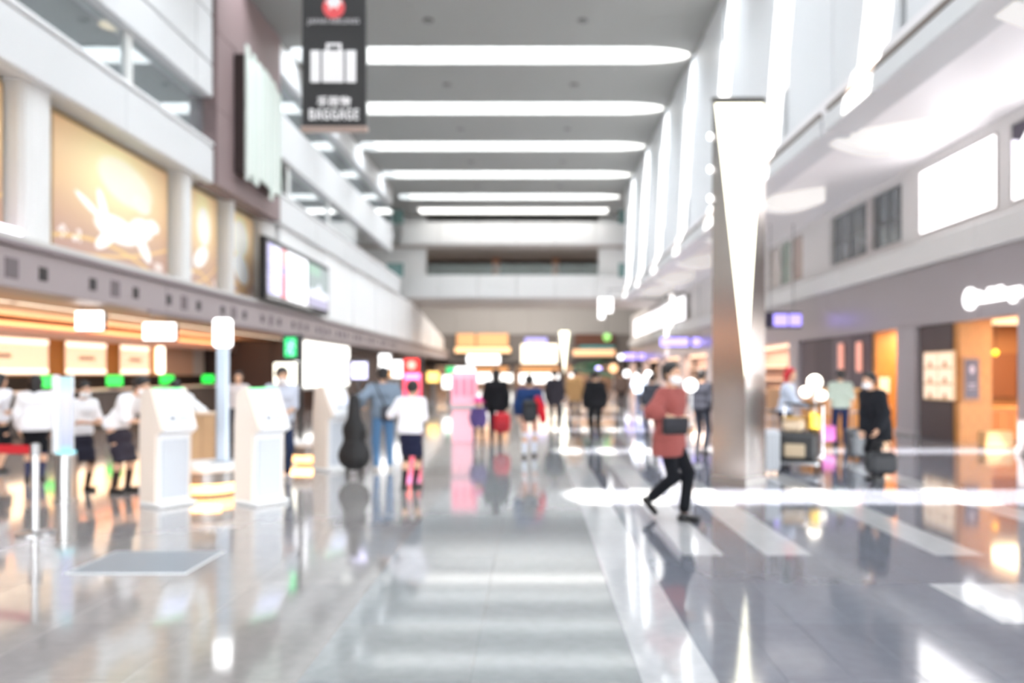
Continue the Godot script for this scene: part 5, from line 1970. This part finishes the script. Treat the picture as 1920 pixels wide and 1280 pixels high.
	var low := [[pel + Vector3(0.072 * wide * s, 0.0, 0), pel - Vector3(0.072 * wide * s, 0.0, 0), 0.106 * s, 0.106 * s]]
	var lp := [Plane(Vector3.DOWN, -(pel.y + 0.07 * s))]
	if bt == "skirt":
		var ky: float = o.get("skirt", 0.5) * s
		for q: float in [0.35, 0.7, 1.0]:
			var cy := Vector3(pel.x, lerpf(pel.y, ky, q), lerpf(pel.z, (J.l.knee.z + J.r.knee.z) / 2, q))
			low.append([cy + Vector3(0.07 * s, 0, 0), cy - Vector3(0.07 * s, 0, 0), 0.115 * s, 0.115 * s])
		lp.append(Plane(Vector3.UP, ky))
	else:
		for n: String in ["l", "r"]:
			var j: Dictionary = J[n]
			low.append([j.hip, j.knee, 0.092 * s, 0.068 * s])
			if bt == "trousers": low.append([j.knee, j.knee.lerp(j.ankle, o.get("cuff", 0.95)), 0.067 * s, o.get("cuff_r", 0.052) * s])
			else: low[-1][1] = j.hip.lerp(j.knee, 0.85)
	var bm := MeshInstance3D.new()
	bm.mesh = solid(nets(low, cell, 0.03, lp))
	bm.material_override = cloth(o.get("bottom", "202226"))
	put(bt, bm, root)
	bm.basis = face
	if o.has("stockings"):
		var sk := []
		for n: String in ["l", "r"]:
			var j: Dictionary = J[n]
			sk.append([j.knee.lerp(j.hip, 0.2), j.knee, 0.06 * s, 0.057 * s])
			sk.append([j.knee, j.ankle, 0.057 * s, 0.041 * s])
		var km := MeshInstance3D.new()
		km.mesh = solid(nets(sk, cell, 0.02))
		km.material_override = cloth(o.stockings)
		put("stockings", km, root)
		km.basis = face
	for n: String in ["l", "r"]:
		var j: Dictionary = J[n]
		var sc := [[j.heel + Vector3(0, -0.004, 0), j.toe, 0.038 * s, 0.033 * s], [j.heel, j.ankle - Vector3(0, 0.012, 0), 0.036 * s, 0.04 * s]]
		var shm := MeshInstance3D.new()
		shm.mesh = solid(nets(sc, 0.012, 0.02))
		shm.material_override = M(o.get("shoes", "151414"), 0.4)
		put("shoe", shm, root)
		shm.basis = face
	root.set_meta("neck", face * neck)
	return root

func build_people() -> void:
	templates()
	var W := func(px: float, z: float) -> Vector3: return Vector3(X(px, z), 0, -z)
	# walking figure in salmon
	var z := 8.25
	person("person in a salmon tunic, black trousers and white face mask walking past the steel pylon", W.call(1257, z), {
		"h": 1.66, "yaw": 52, "head_yaw": -10, "lean": 3, "wide": 0.95, "foot_l": Vector3(0.15, 0, 0.12), "foot_r": Vector3(-0.16, 0.02, -0.14), "heel_r": 0.75,
		"hand_r": Vector3(0.0, 1.05, 0.27), "hand_l": Vector3(0.14, 0.93, 0.12), "elbow_r": Vector3(-0.9, -0.3, -0.4), "top": "95504b", "top_name": "tunic", "sleeve": 0.72, "hem": -0.22, "loose": 0.028,
		"bottom": "14151a", "cuff": 0.86, "cuff_r": 0.062, "shoes": "121112", "mask": true, "eyes": true, "hair": "short", "cell": 0.016})
	var cl := thing("clutch_bag", "flat black clutch bag held in front of the person in the salmon tunic", "bag", at(1266, 798, 7.87), 12)
	var cs := S()
	box(cs, Vector3.ZERO, Vector3(0.27, 0.17, 0.05), 0.02)
	obj("body", cs, M("1c1b20", 0.5), cl)
	var cf := S()
	box(cf, Vector3(0, 0.03, 0.027), Vector3(0.26, 0.1, 0.012), 0.005)
	obj("flap", cf, M("24232a", 0.5), cl)
	# stooping figure in black on the right
	person("stooping person in a long black coat holding a black holdall on the right", W.call(1642, 11.2), {
		"h": 1.55, "yaw": -72, "lean": 16, "top": "1b1d22", "top_name": "coat", "hem": -0.3, "loose": 0.03, "bottom": "17171b", "mask": true, "hair_color": "2a2624",
		"hand_l": Vector3(-0.06, 0.75, 0.24), "hand_r": Vector3(-0.14, 0.72, -0.1), "wide": 1.05})
	var hb := thing("holdall", "black holdall with short handles held low by the stooping person in black", "bag", at(1652, 868, 10.75), 10)
	var h1 := S()
	box(h1, Vector3(0, 0, 0), Vector3(0.42, 0.3, 0.22), 0.06)
	obj("body", h1, M("202226", 0.6), hb)
	for sg: float in [-1.0, 1.0]:
		var h2 := S()
		for k in 8:
			var a0 := PI * k / 8.0
			var a1 := PI * (k + 1) / 8.0
			tube(h2, Vector3(0.1 * cos(a0), 0.14 + 0.16 * sin(a0), sg * 0.06), Vector3(0.1 * cos(a1), 0.14 + 0.16 * sin(a1), sg * 0.06), 0.01, 0.01, 8)
		obj("handle", h2, M("151518", 0.6), hb)
	# red-haired person and neighbour
	person("person with bright red hair and a pale blue shirt behind the loaded trolley", W.call(1474, 13.6), {"h": 1.62, "yaw": 55, "lean": 10, "top": "c9d2e2", "bottom": "20253a", "hair_color": "c2202c", "hair": "long", "hand_r": Vector3(0.3, 0.95, 0.15), "hand_l": Vector3(0.34, 0.95, -0.05)})
	person("person in a sage green top and navy trousers near the orange doorway", W.call(1576, 16.2), {"h": 1.6, "yaw": 170, "top": "a9b3a6", "sleeve": 0.45, "loose": 0.025, "bottom": "1f2744", "hair": "short"})
	var pb := thing("shopping_bag", "pink shopping bag hanging beside the person in the sage green top", "bag", at(1553, 812, 16.1))
	var p1 := S()
	box(p1, Vector3.ZERO, Vector3(0.26, 0.3, 0.12), 0.02)
	obj("body", p1, M("d36fb4", 0.5), pb)
	var p2 := S()
	for k in 8:
		var a0 := PI * k / 8.0
		var a1 := PI * (k + 1) / 8.0
		tube(p2, Vector3(0.07 * cos(a0), 0.145 + 0.13 * sin(a0), 0), Vector3(0.07 * cos(a1), 0.145 + 0.13 * sin(a1), 0), 0.007, 0.007, 8)
	obj("handle", p2, M("a84f8e", 0.5), pb)
	# figures between the pylon and the walker
	person("person in black half hidden behind the left edge of the steel pylon", W.call(1316, 15.0), {"h": 1.6, "yaw": 140, "top": "23242c", "loose": 0.02, "bottom": "1d1f28"})
	# uniformed staff and travellers on the left
	person("woman in a white shirt and dark skirt seen from behind before the red totem", W.call(766, 10.4), {"h": 1.44, "yaw": 165, "lean": 5, "head_yaw": 10, "nod": 0.4, "top": "eeeaee", "sleeve": 0.42, "loose": 0.026, "bottom_kind": "skirt", "bottom": "22243a", "skirt": 0.50, "stockings": "2a2224", "shoes": "1a1718", "hair": "bun", "foot_l": Vector3(-0.04, 0, 0.05), "foot_r": Vector3(0.08, 0, -0.08), "hand_l": Vector3(-0.1, 0.98, -0.2), "hand_r": Vector3(0.12, 0.98, -0.2)})
	person("man in a grey shirt and blue jeans beside the black instrument case", W.call(714, 12.4), {"h": 1.62, "yaw": 195, "lean": 5, "top": "7e8b9a", "loose": 0.03, "sleeve": 0.9, "wide": 1.1, "bottom": "5f85ad", "shoes": "cfcac4", "hair_color": "1d1817", "foot_l": Vector3(-0.06, 0, 0.04), "foot_r": Vector3(0.12, 0, -0.1), "hand_l": Vector3(-0.3, 1.0, -0.06), "hand_r": Vector3(0.2, 0.9, -0.25)})
	var sb := thing("shoulder_bag", "small dark bag hanging at the hip of the man in jeans", "bag", at(727, 775, 12.15))
	var s1 := S()
	box(s1, Vector3.ZERO, Vector3(0.22, 0.24, 0.09), 0.03)
	obj("body", s1, M("3b3d46", 0.6), sb)
	var s2 := S()
	tube(s2, Vector3(-0.03, 0.1, 0.0), Vector3(-0.2, 0.5, 0.05), 0.014, 0.014, 8)
	obj("strap", s2, M("33343c", 0.6), sb)
	person("staff member bending forward in a white shirt and dark skirt beside the left kiosk", W.call(232, 10.1), {"h": 1.6, "yaw": 78, "lean": 38, "top": "f1eeee", "sleeve": 0.45, "loose": 0.024, "bottom_kind": "skirt", "bottom": "35313a", "skirt": 0.42, "stockings": "3a2a26", "hair": "bun", "mask": true, "hand_l": Vector3(0.36, 0.92, -0.06), "hand_r": Vector3(0.36, 0.90, 0.12)})
	person("staff member in a white shirt and dark skirt standing behind the slim digital sign", W.call(152, 10.2), {"h": 1.42, "yaw": 60, "lean": 6, "nod": 0.2, "top": "f1eff0", "sleeve": 0.45, "loose": 0.02, "bottom_kind": "skirt", "bottom": "2b2a35", "skirt": 0.46, "stockings": "33241f", "hair": "bun", "mask": true, "hand_l": Vector3(0.24, 0.9, 0.0), "hand_r": Vector3(0.22, 0.88, 0.14)})
	person("person in a white blouse and black skirt between red belt and digital sign", W.call(66, 11.2), {"h": 1.5, "yaw": 200, "lean": 6, "top": "eceaec", "sleeve": 0.9, "loose": 0.03, "hem": -0.12, "bottom_kind": "skirt", "bottom": "18181c", "skirt": 0.45, "hair": "long", "stockings": "3a3d58"})
	person("person in a pale blouse and black skirt at the very left edge", W.call(-2, 12.2), {"h": 1.52, "yaw": 160, "lean": 4, "top": "e3e2e6", "sleeve": 0.9, "loose": 0.03, "bottom_kind": "skirt", "bottom": "1a1a1e", "skirt": 0.4, "hair": "long", "hand_r": Vector3(0.18, 0.95, 0.12), "hand_l": Vector3(0.1, 0.92, -0.1)})
	person("person in a white top leaning forward between the two nearest kiosks", W.call(362, 13.2), {"h": 1.55, "yaw": -70, "lean": 42, "top": "f0efef", "loose": 0.03, "bottom": "1d1c20", "hand_l": Vector3(-0.4, 0.8, 0.0), "hand_r": Vector3(-0.4, 0.8, 0.15)})
	person("person in a pale grey-blue shirt with head bowed behind the right kiosk", W.call(527, 11.4), {"h": 1.62, "yaw": 30, "lean": 5, "nod": 0.3, "top": "c2c6d2", "sleeve": 0.45, "loose": 0.028, "bottom": "2a3550", "shoes": "d9dbe0", "mask": true, "hand_l": Vector3(0.16, 0.95, 0.2), "hand_r": Vector3(-0.14, 0.95, 0.2)})
	person("traveller with dark hair in a white top far left behind the kiosks", W.call(447, 16.0), {"h": 1.55, "yaw": 20, "top": "d8ccc8", "bottom": "3a3a40", "cell": 0.026})
	# crowd in the middle of the hall
	person("person in a black hooded coat walking away down the middle of the hall", W.call(930, 17.4), {"h": 1.62, "yaw": 180, "top": "17171a", "loose": 0.045, "hem": -0.2, "bottom": "232a3a", "hair": "long", "foot_l": Vector3(-0.08, 0, 0.08), "foot_r": Vector3(0.08, 0, -0.1), "cell": 0.024})
	var bp := thing("backpack", "bright red rucksack low on the person in the black hooded coat", "bag", at(941, 792, 17.17))
	var b1 := S()
	box(b1, Vector3(0, 0, 0), Vector3(0.36, 0.44, 0.2), 0.08)
	obj("body", b1, M("c01f2a", 0.7), bp)
	var b2 := S()
	box(b2, Vector3(0, -0.07, 0.11), Vector3(0.26, 0.2, 0.06), 0.025)
	obj("pocket", b2, M("a61a26", 0.7), bp)
	person("person in a navy jacket and pale shorts walking away with a black rucksack", W.call(992, 14.4), {"h": 1.5, "yaw": 172, "top": "233a66", "top_name": "jacket", "loose": 0.03, "wide": 1.1, "bottom_kind": "shorts", "bottom": "d9a58f", "stockings": "dbe2ee", "shoes": "2a2020", "foot_l": Vector3(-0.08, 0, 0.1), "foot_r": Vector3(0.09, 0, -0.12), "cell": 0.022})
	var rb := thing("backpack", "black rucksack on the back of the person in the navy jacket", "bag", at(993, 770, 14.1))
	var r1 := S()
	box(r1, Vector3.ZERO, Vector3(0.26, 0.4, 0.18), 0.06)
	obj("body", r1, M("1a1b1f", 0.7), rb)
	var r2 := S()
	box(r2, Vector3(0, -0.06, 0.1), Vector3(0.18, 0.18, 0.05), 0.02)
	obj("pocket", r2, M("25262b", 0.7), rb)
	var rj := thing("red_coat", "bright red coat carried over the right arm of the person in the navy jacket", "coat", at(1012, 767, 14.2))
	var rc := MeshInstance3D.new()
	rc.mesh = solid(nets([[Vector3(-0.04, 0.18, 0), Vector3(0.06, -0.2, 0.02), 0.06, 0.06], [Vector3(0.03, 0.08, 0.02), Vector3(0.08, -0.14, 0.0), 0.05, 0.05]], 0.02, 0.03))
	rc.material_override = cloth("c8222e")
	put("cloth", rc, rj)
	person("child in a bright pink hat and violet coat walking beside the pink stand", W.call(897, 16.6), {"h": 0.95, "head_size": 1.5, "yaw": 175, "top": "5a4a7c", "top_name": "coat", "hem": -0.2, "loose": 0.03, "bottom": "2c2c3c", "hair": "hat", "hair_color": "ee4a9c", "cell": 0.022})
	person("man in a black suit walking away in front of the potted palm", W.call(1115, 17.6), {"h": 1.6, "yaw": 185, "top": "17171a", "hem": -0.14, "loose": 0.025, "bottom": "131316", "cell": 0.024, "foot_l": Vector3(-0.06, 0, 0.08), "foot_r": Vector3(0.08, 0, -0.1)})
	person("person in a tan coat in the distance left of the man in the black suit", W.call(1078, 26.0), {"h": 1.66, "yaw": 180, "top": "b08a5e", "top_name": "coat", "hem": -0.3, "loose": 0.03, "bottom": "2a2522", "cell": 0.03})
	person("distant person in a charcoal coat carrying a pale bag right of the navy jacket", W.call(1040, 22.0), {"h": 1.62, "yaw": 175, "top": "2d2a30", "hem": -0.25, "loose": 0.03, "bottom": "1e1c20", "cell": 0.028})
	person("distant person in a pale blue shirt far right of the palm", W.call(1200, 27.0), {"h": 1.66, "yaw": 160, "top": "c9d4e6", "sleeve": 0.45, "loose": 0.03, "bottom": "3a4358", "cell": 0.03})
	person("distant person in dark brown between the palm and the salmon walker", W.call(1165, 30.0), {"h": 1.62, "yaw": 175, "top": "6d5a50", "loose": 0.03, "bottom": "3a302c", "cell": 0.03})
	person("distant person in dark clothes behind the arm of the salmon walker", W.call(1222, 19.0), {"h": 1.5, "yaw": 190, "top": "44464e", "loose": 0.03, "bottom": "25262c", "cell": 0.028})

# ------------------------------------------------------------------ far end of the hall
func lit_box(n: String, label: String, x0: float, x1: float, y0: float, y1: float, z: float, hex: String, glow: float, category := "sign", group := "", post := false) -> Node3D:
	var c := at((x0 + x1) / 2, (y0 + y1) / 2, z)
	var s := thing(n, label, category, c, 0, group)
	var w := (x1 - x0) * z / F
	var h := (y1 - y0) * z / F
	var b := S()
	box(b, Vector3(0, 0, -0.1), Vector3(w + 0.04, h + 0.04, 0.2), 0.02)
	obj("case", b, M("6a6460", 0.5), s)
	var f := S()
	box(f, Vector3(0, 0, 0.01), Vector3(w, h, 0.06), 0.02)
	obj("lit_face", f, M(hex, 0.5, 0, glow), s.get_node("case"))
	if post:
		var q := S()
		tube(q, Vector3(0, -c.y + 0.02, -0.1), Vector3(0, -h / 2, -0.1), 0.05, 0.05, 10)
		lathe(q, Vector3(0, -c.y, -0.1), [Vector2(0.25, 0), Vector2(0.25, 0.02), Vector2(0.06, 0.05), Vector2(0, 0.05)], 16)
		obj("post", q, M("8a8a8c", 0.3, 0.7), s)
	return s

func build_far() -> void:
	var z := 83.5
	var w := setting("wall_far_shops", "dark shopfronts with lit openings under the grey wall at the far end", "wall")
	var b := S()
	bx(b, -15.8, 14.8, 0, 2.3, 86.5, 86.8)
	obj("shop_wall", b, M("6b5c54", 0.6), w)
	var bd := S()
	bx(bd, -15.8, 14.8, 2.3, 2.75, 83.7, 86.8)
	obj("dark_band", bd, M("433e3c", 0.5), w)
	var gp := S()
	bx(gp, -15.8, 14.8, 2.75, 5.6, 84.1, 84.4)
	obj("sign_wall", gp, M("8a837e", 0.6), w)
	for x: float in [-10.5, -6.4, -2.2, 2.1, 6.0, 10.2]:
		var st := S()
		bx(st, x - 0.3, x + 0.3, 0, 2.3, 83.6, 84.2, 0.03)
		obj("pier", st, M("6d6662", 0.4, 0.3), w)
	lit_box("shop_lightbox", "pair of warm orange panels above a glowing strip at the far left end", 856, 891, 625, 649, z, "f0b27a", 0.5, "sign", "far orange panels")
	lit_box("shop_lightbox", "orange panel right of its twin, above the far white sign", 894, 953, 625, 649, z, "f0b27a", 0.5, "sign", "far orange panels")
	lit_box("strip_light", "long warm strip light under the far orange panels", 853, 957, 651, 661, z, "ffca94", 1.3, "lamp")
	lit_box("shop_sign", "white lit sign under the warm strip light at the far end", 876, 937, 665, 682, z - 0.5, "ffffff", 2.0)
	lit_box("shop_sign", "cream and white lit sign left of the distant pylon", 977, 1045, 645, 681, z, "fff0d8", 1.6)
	lit_box("shop_sign", "violet sign on top of the cream sign at the far end", 984, 1026, 633, 643, z, "a9a4e8", 0.9)
	lit_box("shop_lightbox", "dark brown panel behind the green lamp at the far right", 1078, 1152, 626, 647, z, "6b4434", 0.1)
	lit_box("shop_sign", "narrow teal strip under the far brown panel", 1086, 1152, 648, 653, z, "4a9c9c", 0.4)
	lit_box("strip_light", "peach strip light under the teal strip at the far right", 1074, 1153, 655, 667, z, "f8c090", 0.9, "lamp")
	lit_box("window_display", "long white lit shop window at the far end, right of the middle", 974, 1074, 700, 718, z, "ffffff", 1.7, "window display", "far white shop windows")
	lit_box("window_display", "short white lit shop window at the far end behind the black hooded coat", 931, 961, 700, 716, z, "fffdf8", 1.6, "window display", "far white shop windows")
	lit_box("window_display", "white lit shop window at the far end left of the black hooded coat", 880, 925, 699, 717, z, "ffffff", 1.6, "window display", "far white shop windows")
	for v: Array in [[857.0, 952.0, "left"], [976.0, 1072.0, "right"]]:
		lit_box("shop_sign", "dim orange shop frieze under the dark band at the far %s" % v[2], v[0], v[1], 687, 697, z, "d99a62", 0.5)
	# green ball lamp
	var gl := thing("ball_lamp", "small green ball lamp in front of the far brown panel", "lamp", at(1138, 632, 70), 0)
	var g1 := S()
	ball(g1, Vector3.ZERO, Vector3.ONE * 0.34, 18)
	obj("globe", g1, M("8ed070", 0.4, 0, 1.0), gl)
	var g2 := S()
	tube(g2, Vector3(0, 0.3, 0), Vector3(0, 12.79 - gl.position.y, 0), 0.03, 0.03, 8)
	obj("rod", g2, M("888888", 0.4, 0.5), gl)
	# left arcade: hanging lit signs above the walkway
	lit_box("arcade_sign", "yellow-edged lit sign right of the red lit totem", 801, 823, 697, 716, 40, "ffd070", 1.6, "sign", "", true)
	lit_box("arcade_sign", "white lit sign above the head of the man in jeans", 711, 732, 664, 690, 30, "ffffff", 1.7, "sign", "", true)
	lit_box("arcade_sign", "white lit sign between the totem and the man in jeans", 735, 757, 676, 708, 32, "ffffff", 1.5, "sign", "", true)
	lit_box("arcade_sign", "small green lit sign above the pink stand", 837, 852, 688, 700, 44, "20c070", 1.2, "sign", "", true)
	lit_box("arcade_sign", "bright white lit sign above the pink stand", 852, 890, 688, 708, 46, "ffffff", 1.8, "sign", "", true)
	lit_box("arcade_sign", "round-cornered white light low left of the pink stand", 830, 853, 704, 728, 40, "fffef8", 1.7, "sign", "", true)
	lit_box("arcade_sign", "white lit poster at the lower left of the large white advertisement", 514, 556, 680, 722, 19, "fffbe8", 1.5, "sign", "", true)
	lit_box("arcade_sign", "amber lit sign low behind the man in jeans", 722, 742, 695, 707, 33, "f6b878", 0.8, "sign", "", true)
	# legs for the signs that stand on the floor are left to their wall brackets
	var cl := setting("trim_1", "slim rail that carries the small hanging signs of the left arcade", "trim")
	var r := S()
	bx(r, -8.7, -8.62, 2.86, 2.93, 18, 60)
	obj("rail", r, M("8d8284", 0.4, 0.4), cl)
	# potted palm
	var pz := 36.0
	var pp := thing("potted_palm", "tall green potted palm in front of the far right shops", "plant", Vector3(X(1112, pz), 0, -pz))
	var pot := S()
	lathe(pot, Vector3.ZERO, [Vector2(0, 0), Vector2(0.26, 0), Vector2(0.34, 0.5), Vector2(0.36, 0.52), Vector2(0.3, 0.52), Vector2(0.28, 0.46), Vector2(0, 0.46)], 24)
	obj("pot", pot, M("8a8480", 0.6), pp)
	var tk := S()
	tube(tk, Vector3(0, 0.45, 0), Vector3(0.04, 1.7, 0), 0.06, 0.05, 10)
	obj("trunk", tk, M("5c4a38", 0.8), pp)
	var green := M("3f7a48", 0.6)
	for k in 40:
		var an := k * 2.39996
		var up := 0.2 + 0.9 * fposmod(k * 0.618, 1.0)
		var st := S()
		var prev := Vector3(0.04, 1.65, 0)
		var dir := Vector3(cos(an) * cos(up), sin(up), sin(an) * cos(up))
		var side := dir.cross(Vector3.UP).normalized()
		var pw := 0.02
		for j in 7:
			dir = (dir + Vector3(0, -0.16, 0)).normalized()
			var nxt := prev + dir * 0.16
			var nw := 0.15 * sin(PI * (j + 1.4) / 8.6)
			var lift := dir.cross(side).normalized() * 0.012
			quad(st, prev - side * pw, nxt - side * nw, nxt + side * nw, prev + side * pw)
			quad(st, prev - side * pw - lift, prev + side * pw - lift, nxt + side * nw - lift, nxt - side * nw - lift)
			prev = nxt
			pw = nw
		obj("frond", st, green, pp)
	# globe lamps along the right-hand shops
	for v: Array in [[1175.0, 700.0, 52.0, "white globe lamp in the far shop row, first right of the palm"], [1197.0, 705.0, 47.0, "white globe lamp in the far shop row, second right of the palm"], [1216.0, 703.0, 50.0, "white globe lamp in the far shop row, third right of the palm"], [1164.0, 669.0, 62.0, "pale violet-white globe lamp high beside the far violet sign"], [1150.0, 690.0, 40.0, "peach globe lamp just right of the palm"], [1295.0, 722.0, 13.0, "bright white globe on a thin stem close behind the salmon walker's head"], [1121.0, 696.0, 38.0, "violet globe lamp among the palm fronds"]]:
		var zz: float = v[2]
		var c := at(v[0], v[1], zz)
		var gb := thing("globe_lamp", v[3], "lamp", Vector3(c.x, 0, c.z))
		var r0 := 0.11 if zz < 20 else 0.22
		var s := S()
		ball(s, Vector3(0, c.y, 0), Vector3.ONE * r0, 16)
		var hex := "ffffff"
		if v[0] == 1150.0: hex = "ffc48c"
		if v[0] == 1121.0: hex = "a79cf0"
		obj("globe", s, M(hex, 0.4, 0, 2.2 if hex == "ffffff" else 1.0), gb)
		var q := S()
		lathe(q, Vector3.ZERO, [Vector2(0.2, 0), Vector2(0.2, 0.02), Vector2(0.025, 0.05), Vector2(0.025, c.y - r0 * 0.8)], 16)
		obj("stem", q, M("b4b4b4", 0.3, 0.8), gb)
	# fill lights added to brighten the far shops and the hall's deep end
	ceiling_light("far_hall_fill", w, Vector3(-1.5, 12.8, -72), Vector2(16, 10), Color(1, 0.97, 0.94), 180.0)
	ceiling_light("far_shop_fill", w, Vector3(-1, 2.2, -85.2), Vector2(20, 1.2), Color(1, 0.85, 0.7), 60.0)
